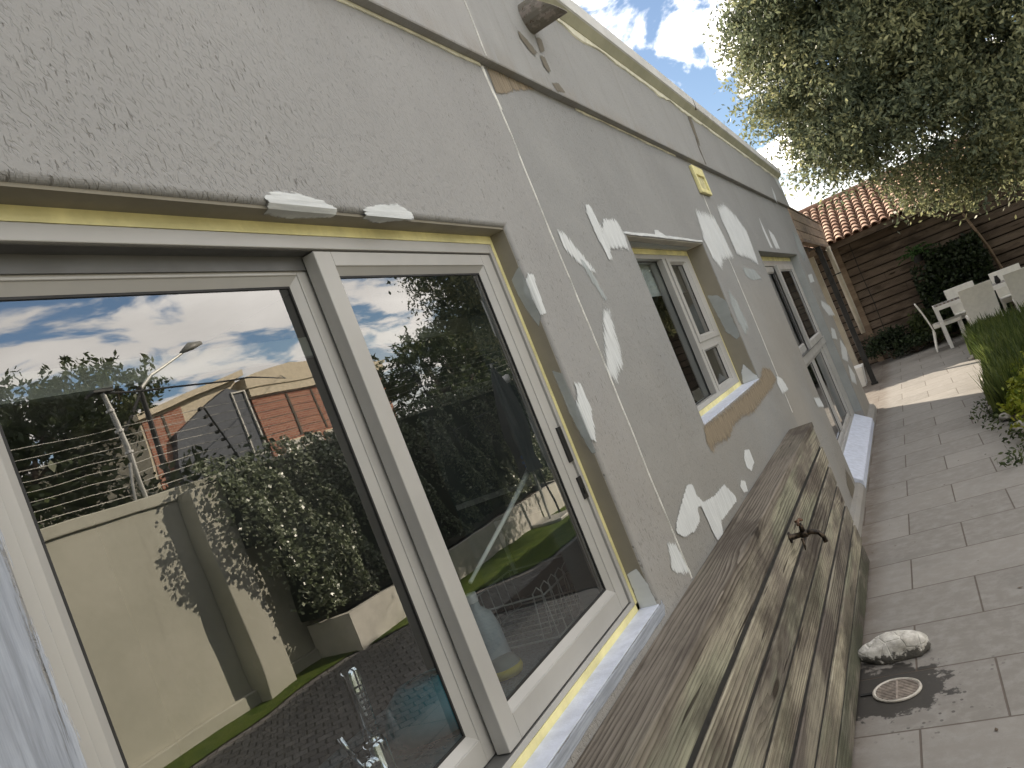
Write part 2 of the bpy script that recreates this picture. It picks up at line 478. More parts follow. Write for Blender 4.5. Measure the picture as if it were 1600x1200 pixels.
MAT['chrome'] = simple('chrome', (.86, .87, .90), .06, metal=1, var=.02)
MAT['glass'] = glass_mat('window_glass')
MAT['glass2'] = glass_mat('window_glass_far', base=.06)
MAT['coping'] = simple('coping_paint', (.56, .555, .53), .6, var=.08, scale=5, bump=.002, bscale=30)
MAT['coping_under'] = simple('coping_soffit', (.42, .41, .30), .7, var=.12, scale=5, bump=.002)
MAT['timber'] = timber('treated_timber', [(.17, .15, .13), (.35, .325, .26), (.045, .036, .029), (.30, .345, .24)])
MAT['timber_top'] = timber('treated_timber_top', [(.13, .115, .10), (.20, .18, .155), (.05, .04, .032), (.20, .20, .155)], green=.2, flat='z')
MAT['board'] = timber('weatherboard', [(.17, .130, .102), (.25, .195, .155), (.045, .034, .028), (.13, .11, .09)], grain=.7, green=.2, axis='x', flat='y')
MAT['fboard'] = timber('fascia_board', [(.27, .20, .15), (.34, .26, .19), (.11, .075, .05), (.25, .20, .15)], grain=.8, green=.2, axis='y')
MAT['white'] = simple('white_plastic', (.82, .81, .78), .4, var=.04)
MAT['iwhite'] = simple('interior_white', (.72, .72, .70), .6, var=.03)
MAT['iwall'] = simple('interior_wall', (.20, .20, .19), .8, var=.05)
MAT['ifloor'] = simple('interior_floor', (.12, .12, .12), .4)
MAT['counter'] = simple('granite_counter', (.12, .17, .20), .22, var=.5, scale=160)
MAT['cabinet'] = simple('cabinet_grey', (.17, .20, .20), .5, var=.05)
MAT['blind'] = simple('blind_fabric', (.55, .55, .52), .8, var=.05)
# ------------------------------------------------------------------ the ground
def ground_sheet(name, poly, z, mat, label=None):
    m = MB(); m.add([(x, y, z) for x, y in poly], [tuple(range(len(poly)))])
    return tag(m.build(name, mat), kind='structure')

def paver_mat():
    m = NT('concrete_pavers')
    v = m.map((1, 1, 1), (-.060, -3.25, 0))
    b = m.n('ShaderNodeTexBrick'); m.l(v, b.inputs['Vector'])
    b.offset = .5; b.offset_frequency = 2; b.squash = 1
    for k, x in (('Scale', 1), ('Mortar Size', .0045), ('Mortar Smooth', .35), ('Bias', 0), ('Brick Width', .554), ('Row Height', .43)): b.inputs[k].default_value = x
    b.inputs['Color1'].default_value = (.0, .0, .0, 1); b.inputs['Color2'].default_value = (1, 1, 1, 1); b.inputs['Mortar'].default_value = (.5, .5, .5, 1)
    tone = m.sep(b.outputs[0])[0]
    col = m.mix(tone, (.21, .196, .178), (.285, .268, .246))
    col = m.mix(m.rng(m.noise(2.2, 5, .65), .35, .7, 0, .7), col, (.225, .212, .195))
    col = m.mix(m.rng(m.noise(14, 6, .7), .40, .7, 0, .6), col, (.31, .30, .28))
    col = m.mix(m.rng(m.noise(1.1, 6, .7, m.map((1, 1, 1), (7, 3, 0))), .5, .68, 0, .35), col, (.15, .142, .132))
    spk = m.rng(m.noise(170, 3, .7), .58, .72)
    col = m.mix(m.math('MULTIPLY', spk, .35), col, (.12, .11, .10))
    p = m.sep()
    # brown dirt along the foot of the wall
    wob = m.math('MULTIPLY', m.noise(3.5, 4, .6), .16)
    dirt = m.math('MULTIPLY', m.rng(m.math('SUBTRACT', p[0], wob), .16, .0), m.rng(m.noise(9, 5, .7), .3, .6, .35, .8))
    col = m.mix(dirt, col, (.125, .098, .075))
    # damp stain round the drain
    dx = m.math('SUBTRACT', p[0], .24); dy = m.math('SUBTRACT', p[1], 3.13)
    r = m.math('SQRT', m.math('ADD', m.math('MULTIPLY', m.math('MULTIPLY', dx, dx), .9), m.math('MULTIPLY', m.math('MULTIPLY', dy, dy), 1.0)))
    r = m.math('ADD', r, m.math('MULTIPLY', m.math('SUBTRACT', m.noise(13, 5, .7), .5), .34))
    wet = m.rng(r, .215, .195)
    col = m.mix(m.math('MULTIPLY', wet, .95), col, (.040, .037, .034))
    spots = m.math('MULTIPLY', m.rng(m.voro(34, m.map((1, .8, 1))), .24, .18), m.rng(r, .46, .26, 0, 1))
    spots = m.math('MULTIPLY', spots, m.rng(m.noise(7, 3), .5, .58))
    col = m.mix(m.math('MULTIPLY', spots, .8), col, (.065, .06, .055))
    mort = m.math('MULTIPLY', b.outputs['Fac'], 1.0)
    col = m.mix(m.math('MULTIPLY', mort, .75), col, (.085, .062, .048))
    h = m.math('SUBTRACT', m.math('MULTIPLY', m.noise(60, 5, .65), .12), mort)
    return m.fin(col, m.math('SUBTRACT', .78, m.math('MULTIPLY', wet, .35)), m.bump(h, .8, .004), spec=.35)

def grass_ground(name, c1=(.045, .075, .018), c2=(.10, .13, .03)):
    m = NT(name)
    f = m.noise(6, 6, .7)
    c = m.mix(m.rng(f, .3, .7), c1, c2)
    c = m.mix(m.rng(m.noise(90, 3, .7), .45, .7), c, [x * .45 for x in c1])
    return m.fin(c, .95, m.bump(m.noise(120, 4, .7), 1, .012), spec=.1)

def cobble_mat():
    m = NT('small_cobbles')
    b = m.n('ShaderNodeTexBrick'); m.l(m.map((1, 1, 1), (0, 0, 0), (0, 0, R(45))), b.inputs['Vector'])
    for k, x in (('Scale', 1), ('Mortar Size', .006), ('Mortar Smooth', .4), ('Brick Width', .11), ('Row Height', .11)): b.inputs[k].default_value = x
    b.inputs['Color1'].default_value = (.17, .165, .158, 1); b.inputs['Color2'].default_value = (.24, .235, .225, 1); b.inputs['Mortar'].default_value = (.07, .065, .055, 1)
    c = m.mix(m.rng(m.noise(20, 5, .7), .4, .7, 0, .5), b.outputs[0], (.13, .12, .11))
    h = m.math('MULTIPLY', b.outputs['Fac'], -1)
    return m.fin(c, .85, m.bump(h, 1, .008), spec=.2)

ground_sheet('ground', [(-600, -600), (900, -600), (900, 900), (-600, 900)], -.02, grass_ground('far_ground', (.06, .07, .03), (.12, .11, .06)))
ground_sheet('pavement', [(-8, -8), (2.35, -8), (2.35, 15.2), (-8, 15.2)], 0.0, paver_mat())
ground_sheet('cobbled_path', [(2.35, -8), (4.9, -8), (4.9, 15.2), (2.35, 15.2)], 0.0, cobble_mat())
GR = grass_ground('lawn_turf', (.07, .12, .02), (.15, .19, .04))
ground_sheet('lawn', [(4.42, -8), (4.88, -8), (4.88, 15.1), (3.0, 15.1), (3.0, 7.2), (4.15, 5.9), (4.42, 5.5)], .012, GR)

# ------------------------------------------------------------------ the house
hb = MB()  # added out of view to cut ambient light from behind the camera
for k in range(40):
    x0 = -3 + k * .25
    hb.box(x0, x0 + .27, -4.6 - .3 * noise.noise(Vector((k * .7, 0, 0))), -4.2 + .25 * noise.noise(Vector((k * .9, 3, 0))), 0, 3.9 + .5 * noise.noise(Vector((k * .5, 0, 2))))
tag(hb.build('blocker_hedge', simple('blocker_green', (.03, .045, .018), .9, var=.4, bump=.05, bscale=12), None), kind='structure')
house = empty('house', (0, 0, 0), 'long grey plastered single-storey house with filler patches, masked window frames and a white coping', 'house')
OPEN = [(.455, 1.923, .90, 1.982), (3.0, 4.37, 1.195, 1.995), (6.28, 8.95, .08, 1.98)]
RB = [.012, .006, .004]
Y0, Y1, ZT = -4.0, 10.0, 3.0
def wall_mesh():
    vs, fs = [], []
    ex = [(a - r, b + r, c - r, d + r) for (a, b, c, d), r in zip(OPEN, RB)]
    ys = sorted({Y0, Y1} | {e[0] for e in ex} | {e[1] for e in ex})
    zs = sorted({0.0, ZT} | {e[2] for e in ex} | {e[3] for e in ex})
    def q(p): vs.extend(p); n = len(vs); fs.append(tuple(range(n - len(p), n)))
    for i in range(len(ys) - 1):
        for j in range(len(zs) - 1):
            cy, cz = (ys[i] + ys[i + 1]) / 2, (zs[j] + zs[j + 1]) / 2
            if any(e[0] < cy < e[1] and e[2] < cz < e[3] for e in ex): continue
            q([(0, ys[i], zs[j]), (0, ys[i + 1], zs[j]), (0, ys[i + 1], zs[j + 1]), (0, ys[i], zs[j + 1])])
            q([(-.2, ys[i], zs[j]), (-.2, ys[i], zs[j + 1]), (-.2, ys[i + 1], zs[j + 1]), (-.2, ys[i + 1], zs[j])])
    for (a, b, c, d), r in zip(OPEN, RB):
        prof = [(0, r)]
        for k in range(1, 6):
            t = math.pi / 2 * k / 5
            prof.append((-r * (1 - math.cos(t)) if 0 else -r * math.sin(t) * 1.0, r * math.cos(t) if 0 else r * (1 - math.sin(t))))
        # quarter round from the face (0, r) to the reveal (-r, 0)
        prof = [(-r * (1 - math.cos(t)), r * (1 - math.sin(t))) for t in [math.pi / 2 * k / 6 for k in range(7)]]
        prof.append((-.2, 0))
        for k in range(len(prof) - 1):
            (x0, o0), (x1, o1) = prof[k], prof[k + 1]
            A = [(x0, a - o0, c - o0), (x0, b + o0, c - o0), (x0, b + o0, d + o0), (x0, a - o0, d + o0)]
            B = [(x1, a - o1, c - o1), (x1, b + o1, c - o1), (x1, b + o1, d + o1), (x1, a - o1, d + o1)]
            for e in range(4):
                f = (e + 1) % 4
                q([A[e], B[e], B[f], A[f]])
    # far end wall face and the return of the house
    q([(0, Y1, 0), (-6, Y1, 0), (-6, Y1, ZT), (0, Y1, ZT)])
    q([(0, Y0, 0), (0, Y0, ZT), (-6, Y0, ZT), (-6, Y0, 0)])
    q([(-6, 2.6, 0), (-6, 2.6, ZT), (-6, Y1, ZT), (-6, Y1, 0)])  # unseen back wall stops short so daylight can reach the room
    m = MB(); m.v = vs; m.f = fs
    return m
wm_ = wall_mesh()
o = wm_.build('wall', MAT['wall'], house)
b_ = bmesh.new(); b_.from_mesh(o.data); bmesh.ops.remove_doubles(b_, verts=b_.verts, dist=1e-5); bmesh.ops.recalc_face_normals(b_, faces=b_.faces); b_.to_mesh(o.data); b_.free()
# painted reveals: thin linings a few millimetres proud of the rough wall
def lining(name, mat, y0, y1, z0, z1, x0, x1):
    return MB().box(x0, x1, y0, y1, z0, z1).build(name, mat, house)
lining('reveal_lining', MAT['jamb_dark'], 1.921, 1.924, .902, 1.978, -.055, -.010)
lining('reveal_lining', MAT['jamb_dark'], .458, 1.921, 1.9765, 1.9835, -.055, -.010)
lining('reveal_lining', MAT['jamb_dark'], 4.3675, 4.372, 1.197, 1.994, -.10, -.005)
lining('reveal_lining', MAT['head_primer'], 3.0, 4.3675, 1.9925, 1.997, -.10, -.005)
tag(lining('reveal_lining', MAT['teal'], 8.9475, 8.952, .2, 1.978, -.085, -.003), 'blue grey undercoat on the far reveal of the tall window')
# parapet band above the ledge, lifted a little towards the far end
def lz(y): return 2.513 + .0077 * y
m = MB()
prof_n = [(0, 0), (.03, 0), (.03, 1)]
m.add([(0, Y0, lz(Y0)), (.028, Y0, lz(Y0)), (.03, Y0, lz(Y0) + .004), (.03, Y0, 3.0), (0, Y0, 3.0),
       (0, Y1 + .03, lz(Y1)), (.028, Y1 + .03, lz(Y1)), (.03, Y1 + .03, lz(Y1) + .004), (.03, Y1 + .03, 3.0), (0, Y1 + .03, 3.0)],
      [(0, 1, 6, 5), (1, 2, 7, 6), (2, 3, 8, 7), (3, 4, 9, 8), (0, 4, 3, 2, 1), (5, 6, 7, 8, 9)])
m.add([(-6, Y1 + .0305, lz(Y1)), (0, Y1 + .0305, lz(Y1)), (0, Y1 + .0305, 3.0), (-6, Y1 + .0305, 3.0)], [(0, 1, 2, 3)])
m.build('fascia_band', MAT['band'], house)
def wobble_strip(name, y0, y1, z_of, x, w, mat, step=.05, amp=.4, seed=1, th=.004):
    rg = random.Random(seed); m = MB(); n = max(2, int((y1 - y0) / step)); pts = []
    for i in range(n + 1):
        y = y0 + (y1 - y0) * i / n
        nn = noise.noise(Vector((y * 3.1, seed, 0))) + .5 * noise.noise(Vector((y * 11, seed, 5)))
        pts.append((y, z_of(y), max(.0015, w * (1 + amp * 1.6 * nn))))
    vs = []; fs = []
    for y, z, ww in pts: vs += [(x, y, z), (x, y, z - ww), (x + th, y, z - ww * .85), (x + th, y, z)]
    for i in range(n):
        a = i * 4
        for k in range(4): fs.append((a + k, a + (k + 1) % 4, a + 4 + (k + 1) % 4, a + 4 + k))
    m.add(vs, fs); return m.build(name, mat, house)
wobble_strip('sealant_line', Y0, 2.2, lambda y: lz(y) - .001, .001, .011, MAT['cream'], seed=2, th=.003)
wobble_strip('sealant_line', 3.0, 4.6, lambda y: lz(y) - .001, .001, .009, MAT['cream'], seed=3, amp=.7, th=.003)
wobble_strip('sealant_line', 2.2, 3.0, lambda y: lz(y) - .001, .001, .03, MAT['rust'], seed=5, amp=.9, th=.001) if 0 else None
# coping
m = MB()
for ya, yb in ((Y0, 5.545), (5.575, Y1 + .06)):
    m.prism([(-.25, 2.99), (.070, 2.985), (.080, 2.992), (.082, 3.055), (.070, 3.072), (-.25, 3.085)], lambda a, b, d: (a, d, b), ya, yb)
m.build('roof_coping', MAT['coping'], house)
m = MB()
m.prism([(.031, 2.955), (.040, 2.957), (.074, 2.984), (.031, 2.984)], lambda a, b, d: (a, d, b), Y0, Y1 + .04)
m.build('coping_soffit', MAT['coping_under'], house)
wobble_strip('sealant_line', Y0, Y1, lambda y: 2.957, .0305, .028, MAT['cream'], seed=9, amp=.55, th=.006)
MB().box(-5.9, -.26, Y0 + .1, Y1 - .1, 2.86, 2.95).build('roof_slab', MAT['iwall'], house)
# plinth fillet at the foot
m = MB(); m.prism([(0, -.01), (.052, -.01), (.050, .045), (.03, .075), (0, .085)], lambda a, b, d: (a, d, b), 4.66, Y1 + .02)
m.build('plinth', MAT['wall'], house)

# ---- brushed patches
LIFT = [0]
def patch(poly, fn, mat, name='filler_patch', label=None, step=None, soft=.42, parent=None, rag=None, hor=0):
    P = np.array(poly, float); LIFT[0] += 1; lf = .0004 * (LIFT[0] % 5)
    mn, mx = P.min(0), P.max(0)
    ext = (mx - mn)
    if rag is None: rag = float(min(.022, max(.003, ext.min() * .09)))
    mn = mn - rag * 2.2; mx = mx + rag * 2.2
    if step is None: step = max(.0025, min(.010, ext.min() / 16))
    nu = int(ext[0] / step) + 2; nv = int(ext[1] / step) + 2
    nu = min(nu, 200); nv = min(nv, 200)
    us = np.linspace(mn[0], mx[0], nu); vs_ = np.linspace(mn[1], mx[1], nv)
    U, V = np.meshgrid(us, vs_, indexing='ij')
    n = len(P); ins = np.zeros(U.shape, bool); dist = np.full(U.shape, 1e9)
    for i in range(n):
        a = P[i]; b = P[(i + 1) % n]
        c = ((a[1] > V) != (b[1] > V)); dd = (b[1] - a[1]) or 1e-9
        ins ^= c & (U < (b[0] - a[0]) * (V - a[1]) / dd + a[0])
        ab = b - a; L = ab @ ab + 1e-12
        t = np.clip(((U - a[0]) * ab[0] + (V - a[1]) * ab[1]) / L, 0, 1)
        dist = np.minimum(dist, np.hypot(U - a[0] - t * ab[0], V - a[1] - t * ab[1]))
    dist[~ins] *= -1
    e = dist
    co = [fn(float(U[i, j]), float(V[i, j])) for i in range(nu) for j in range(nv)]
    co = [(q[0] + lf, q[1], q[2]) for q in co]
    fs = []
    for i in range(nu - 1):
        for j in range(nv - 1):
            if max(dist[i, j], dist[i + 1, j], dist[i, j + 1], dist[i + 1, j + 1]) > -rag * 2.2:
                fs.append((i * nv + j, (i + 1) * nv + j, (i + 1) * nv + j + 1, i * nv + j + 1))
    me = bpy.data.meshes.new(name); me.from_pydata(co, [], fs); me.update()
    a = me.attributes.new('edge', 'FLOAT', 'POINT'); a.data.foreach_set('value', e.ravel().astype(np.float32))
    for an, vv in (('rag', rag), ('hor', hor)):
        a = me.attributes.new(an, 'FLOAT', 'POINT'); a.data.foreach_set('value', np.full(e.size, vv, dtype=np.float32))
    o = link(name, me, mat, parent or house)
    if label: o['label'] = label
    return o
def on_wall(x=0.0, lift=.0016):
    def f(y, z):
        xx = x + lift
        a, b, c, d = OPEN[0]
        if a < y < b and c < z < d and x == 0:
            if d - z < .06:
                e = d - z; return (-min(e, .05) * 2.0 + lift, y, d - .0075)
            if z - c < .03: return (-(z - c) * 1.0, y, c + .002)
            if b - y < .05: return (-(b - y) * 1.5, b - .003, z)
        return (xx, y, z)
    return f
PATCH = {
'p_head1':(0,[(1.025, 1.996), (1.055, 2.004), (1.107, 2.005), (1.176, 1.996), (1.205, 1.985), (1.206, 1.974), (1.151, 1.966), (1.098, 1.963), (1.035, 1.965), (1.025, 1.981)]),
'p_head2':(0,[(1.287, 1.987), (1.35, 2.002), (1.422, 2.008), (1.461, 1.992), (1.466, 1.981), (1.35, 1.967), (1.3, 1.974)]),
'p_jamb1':(0,[(1.928, 1.843), (1.966, 1.839), (1.953, 1.764), (1.948, 1.726), (1.92, 1.724), (1.916, 1.756), (1.908, 1.802)]),
'p_jamb2':(0,[(1.95, 1.522), (1.983, 1.517), (1.987, 1.441), (1.933, 1.355), (1.904, 1.383), (1.917, 1.453)]),
'p_corner':(0,[(2.147, 0.995), (2.206, 0.971), (2.229, 0.876), (2.098, 0.928), (2.127, 0.962)]),
'p_streak1':(0,[(2.287, 1.98), (2.324, 1.975), (2.396, 1.911), (2.472, 1.843), (2.431, 1.85), (2.338, 1.881), (2.279, 1.93)]),
'p_thin1':(0,[(2.373, 1.888), (2.401, 1.877), (2.447, 1.809), (2.475, 1.744), (2.451, 1.745), (2.401, 1.806)]),
'p_streak2':(0,[(2.642, 2.092), (2.691, 2.095), (2.716, 2.002), (2.691, 1.89), (2.656, 1.89), (2.631, 1.986), (2.621, 2.066)]),
'p_block1':(0,[(2.776, 2.043), (2.933, 2.051), (2.956, 1.985), (2.939, 1.926), (2.899, 1.938), (2.705, 1.932), (2.701, 1.989)]),
'p_block1s':(0,[(2.71, 2.027), (2.729, 1.965), (2.704, 1.895), (2.671, 1.902), (2.664, 1.956)]),
'p_spear':(0,[(2.402, 1.703), (2.446, 1.703), (2.42, 1.631), (2.376, 1.529), (2.337, 1.529), (2.261, 1.486), (2.23, 1.522), (2.289, 1.599)]),
'p_big1':(0,[(4.534, 2.187), (4.735, 2.187), (4.999, 2.182), (5.053, 2.055), (5.086, 1.925), (4.729, 1.909), (4.574, 1.849), (4.458, 1.919), (4.43, 2.015)]),
'p_big2':(0,[(5.266, 2.26), (5.582, 2.301), (5.872, 2.232), (6.075, 2.13), (6.021, 1.959), (5.987, 1.873), (5.706, 1.921), (5.271, 1.949), (5.281, 2.062), (5.244, 2.173)]),
'p_oval':(0,[(5.281, 1.846), (5.697, 1.825), (5.869, 1.754), (5.444, 1.752), (5.257, 1.792)]),
'p_thin2':(0,[(7.114, 2.314), (7.112, 2.243), (7.175, 2.023), (7.051, 2.021), (7.023, 2.179)]),
'p_thin3':(0,[(7.406, 2.195), (7.619, 2.153), (7.648, 2.026), (7.373, 2.021), (7.353, 2.131)]),
'p_w2jamb':(0,[(4.514, 1.705), (4.618, 1.642), (4.644, 1.482), (4.481, 1.448), (4.432, 1.536), (4.438, 1.631)]),
'p_w2r':(0,[(4.889, 1.139), (5.022, 1.104), (5.094, 1.025), (4.844, 1.034), (4.809, 1.101)]),
'p_W':(0,[(2.509, 1.08), (2.565, 1.069), (2.566, 1.025), (2.605, 0.991), (2.751, 0.973), (2.923, 0.971), (3.011, 0.899), (3.0, 0.881), (2.712, 0.887), (2.676, 0.851), (2.588, 0.857), (2.576, 0.895), (2.565, 0.968), (2.565, 0.991), (2.514, 0.994), (2.502, 0.96), (2.41, 0.949), (2.293, 0.966), (2.242, 0.999), (2.284, 1.021), (2.395, 1.051)]),
'p_dot1':(0,[(3.439, 0.993), (3.52, 0.978), (3.517, 0.917), (3.411, 0.902), (3.353, 0.934), (3.376, 0.972)]),
'p_dot2':(0,[(3.183, 0.92), (3.242, 0.899), (3.217, 0.861), (3.153, 0.873), (3.136, 0.905)]),
'p_corner2':(0,[(5.966, 0.821), (6.243, 0.776), (6.294, 0.699), (6.0, 0.746)]),
'p_far1':(0,[(9.442, 2.263), (9.783, 2.212), (9.736, 1.969), (9.349, 1.904), (9.25, 2.041)]),
'p_far2':(0,[(9.128, 1.738), (9.605, 1.747), (9.529, 1.654), (9.06, 1.649)]),
'p_far3':(0,[(9.414, 1.424), (10.141, 1.324), (10.315, 1.197), (9.611, 1.242), (9.251, 1.37)]),
'p_far4':(0,[(9.231, 1.114), (9.563, 1.065), (9.399, 0.962), (8.922, 1.021)]),
'p_far5':(0,[(9.687, 0.936), (9.968, 0.788), (9.561, 0.674), (9.087, 0.768)]),
'p_far6':(0,[(9.412, 0.654), (9.677, 0.503), (9.439, 0.42), (9.041, 0.515)]),
'p_band1':(0.03,[(8.858, 2.741), (8.893, 2.648), (8.735, 2.54), (8.684, 2.608)]),
'p_band2':(0.03,[(9.578, 2.984), (10.045, 2.995), (9.84, 2.769), (9.63, 2.87)]),
'brown':(0,[(2.977, 1.19), (3.204, 1.182), (3.6, 1.178), (3.989, 1.18), (4.374, 1.184), (4.573, 1.225), (4.772, 1.195), (4.835, 1.13), (4.58, 1.115), (4.225, 1.107), (3.9, 1.093), (3.664, 1.117), (3.447, 1.121), (3.27, 1.092), (3.177, 1.1), (3.054, 1.116), (2.961, 1.104), (2.935, 1.141)]),
'brown_low':(0,[(6.049, 0.241), (6.136, 0.168), (6.148, 0.049), (5.993, 0.008), (5.822, 0.081), (5.832, 0.175)]),
'vent':(0,[(4.862, 2.502), (5.192, 2.533), (5.029, 2.344), (4.808, 2.329)]),
'spout_rust':(0.03,[(2.588, 2.733), (2.646, 2.715), (2.703, 2.68), (2.663, 2.655), (2.621, 2.669), (2.582, 2.702)]),
'spout_rust2':(0.03,[(2.725, 2.674), (2.769, 2.677), (2.777, 2.623), (2.743, 2.612), (2.713, 2.63)]),
'spout_rust1b':(0.03,[(2.762, 2.758), (2.828, 2.766), (2.801, 2.712), (2.748, 2.692)]),
'spout_rust3':(0.03,[(2.735, 2.567), (2.813, 2.584), (2.852, 2.554), (2.756, 2.538)]),
'crack_band':(0.03,[(5.423, 3.077), (5.361, 2.948), (5.348, 2.807), (5.316, 2.678), (5.32, 2.56)]),
'leftprimer':(0,[(0.464, 1.619), (0.382, 1.379), (0.459, 1.332), (0.466, 1.477), (0.467, 1.573)]),
'w3tape':(0,[(6.121, 1.976), (8.617, 1.98)]),
}
SKIP = {'vent', 'leftprimer', 'w3tape', 'brown', 'brown_low', 'crack_band', 'spout_rust', 'spout_rust2', 'spout_rust3', 'spout_rust1b'}
for k, (x, pp) in PATCH.items():
    if k in SKIP: continue
    thin = k in ('p_streak1', 'p_thin1', 'p_spear', 'p_w2jamb', 'p_oval', 'p_far1')
    patch(pp, on_wall(x), MAT['primer_thin'] if (thin and k not in ('p_streak1', 'p_spear')) else MAT['primer'], hor=1 if 'head' in k else 0, rag=.005 if k in ('p_W', 'p_head1', 'p_head2', 'p_dot1', 'p_dot2') else (.026 if 'big' in k else None))
patch(PATCH['brown'][1], on_wall(0), MAT['rust'], 'bare_render', 'brown bare render where paint was chipped away below the second sill', rag=.02)
patch(PATCH['brown_low'][1], on_wall(0), MAT['scrape'], 'bare_render')
for k in ('spout_rust', 'spout_rust2', 'spout_rust3', 'spout_rust1b'):
    patch(PATCH[k][1], on_wall(.03), MAT['scrape'], 'flaked_paint', soft=.3)
# stain under the ledge beside the crack
patch([(2.24, 2.525), (2.24, 2.44), (2.30, 2.45), (2.42, 2.49), (2.60, 2.53)], on_wall(0), MAT['rust'], 'rust_stain', soft=.8)
# primer on the reveals
patch([(-.045, 1.845), (-.008, 1.87), (-.004, 1.72), (-.02, 1.70), (-.04, 1.76)], lambda x, z: (x, 1.9195, z), MAT['primer_thin'])
patch([(-.035, 1.58), (-.008, 1.56), (-.002, 1.33), (-.018, 1.33), (-.03, 1.42)], lambda x, z: (x, 1.9195, z), MAT['primer_thin'])
patch([(-.052, 1.0), (-.02, 1.01), (-.006, .96), (-.004, .902), (-.052, .902)], lambda x, z: (x, 1.9195, z), MAT['primer'])
patch([(-.085, 1.72), (-.04, 1.70), (-.006, 1.66), (-.004, 1.45), (-.03, 1.44), (-.07, 1.50)], lambda x, z: (x, 4.3655, z), MAT['primer_thin'], soft=.6)
patch([(-.085, 1.23), (-.08, 1.26), (-.05, 1.30), (-.03, 1.27), (-.005, 1.22), (-.004, 1.198), (-.09, 1.198)], lambda x, z: (x, 4.3655, z), MAT['primer'], soft=.6)
patch([(-.09, 3.1), (-.09, 4.3), (-.05, 4.3), (-.04, 3.1)], lambda x, y: (x, y, 1.991), MAT['primer_thin'], soft=.8)
patch([(2.96, 1.996), (4.36, 1.998), (4.36, 2.009), (3.6, 2.012), (3.50, 2.035), (3.44, 2.035), (3.42, 2.012), (2.96, 2.008)], on_wall(0), MAT['primer'], rag=.0025, step=.004, hor=1)
# primed wall to the left of the first window
MAT['blue_patch'] = filler_mat('bluish_primer', (.36, .39, .445), alpha=.85, var=.3)
patch([(.10, .5), (.10, 1.45), (.34, 1.72), (.40, 1.80), (.446, 1.80), (.446, .5)], on_wall(0), MAT['blue_patch'], 'primed_patch', 'bluish white primer brushed on the plaster left of the big window', rag=.012, step=.01)
patch([(.443, .862), (.7, .875), (1.0, .868), (1.4, .874), (1.7, .870), (1.93, .868), (1.95, .885), (1.945, .905), (1.93, .9), (.443, .8999)], on_wall(0), MAT['blue_patch'], 'primed_patch', rag=.003, step=.004, hor=1)

# ---- thin beads along the vertical cracks
def bead(name, pts, w, mat, x=0.0, seed=3, th=.003):
    m = MB(); P = []
    for i in range(len(pts) - 1):
        (ya, za), (yb, zb) = pts[i], pts[i + 1]
        n = max(1, int(math.hypot(yb - ya, zb - za) / .02))
        for k in range(n): P.append((ya + (yb - ya) * k / n, za + (zb - za) * k / n))
    P.append(pts[-1]); vs = []; fs = []
    for i, (y, z) in enumerate(P):
        j = noise.noise(Vector((z * 8, seed, 1))) * .004
        ww = w * (1 + .9 * noise.noise(Vector((z * 13, seed, 7))))
        vs += [(x + .0005, y + j - ww / 2, z), (x + th, y + j - ww * .2, z), (x + th, y + j + ww * .2, z), (x + .0005, y + j + ww / 2, z)]
    for i in range(len(P) - 1):
        a = i * 4
        for k in range(3): fs.append((a + k, a + k + 1, a + 5 + k, a + 4 + k))
    m.add(vs, fs); return m.build(name, mat, house)
MAT['bead'] = simple('crack_filler', (.62, .61, .57), .8, var=.2, scale=30)
bead('crack_filler', [(2.215, 2.525), (2.222, 2.3), (2.218, 2.0), (2.226, 1.6), (2.22, 1.2), (2.224, .86)], .0065, MAT['bead'])
bead('crack_filler', [(2.21, 2.52), (2.22, 2.44), (2.228, 2.38)], .016, MAT['bead'], seed=8)
bead('crack_filler', [(2.20, 2.535), (2.205, 2.7), (2.19, 2.95)], .005, MAT['bead'], x=.03, seed=6)
bead('crack_filler', [(4.98, 2.54), (4.95, 2.3), (4.93, 1.9), (4.94, 1.4), (4.92, .9)], .006, MAT['bead'], seed=12)
MAT['crack'] = simple('open_crack', (.10, .085, .065), .9, var=.3, scale=30)
bead('open_crack', [(5.50, 2.98), (5.42, 2.90), (5.40, 2.80), (5.33, 2.70), (5.33, 2.565)], .035, MAT['crack'], x=.03, seed=15, th=.0015)
patch([(5.44, 2.97), (5.50, 2.95), (5.47, 2.85), (5.42, 2.74), (5.38, 2.70), (5.36, 2.78), (5.38, 2.9)], on_wall(.03), MAT['scrape'], 'flaked_paint')
MB().box(-.2, .0795, 5.545, 5.575, 2.98, 3.06).build('expansion_gap', MAT['crack'], house)

# ---- air brick with a yellow surround
m = MB(); m.ring(4.87, 5.16, 2.335, 2.515, .03, .03, .028, .06, .001, .022)
ab = m.build('air_brick', MAT['yellow'], house, bevel=.004)
ab['label'] = 'small yellow framed air vent high on the wall'
MB().box(.001, .010, 4.9, 5.13, 2.363, 2.455).build('grille', simple('vent_grille', (.50, .46, .26), .7, var=.25, scale=40, bump=.004), ab)
MB().box(.010, .014, 4.93, 5.10, 2.47, 2.49).build('slot', MAT['crack'], ab)

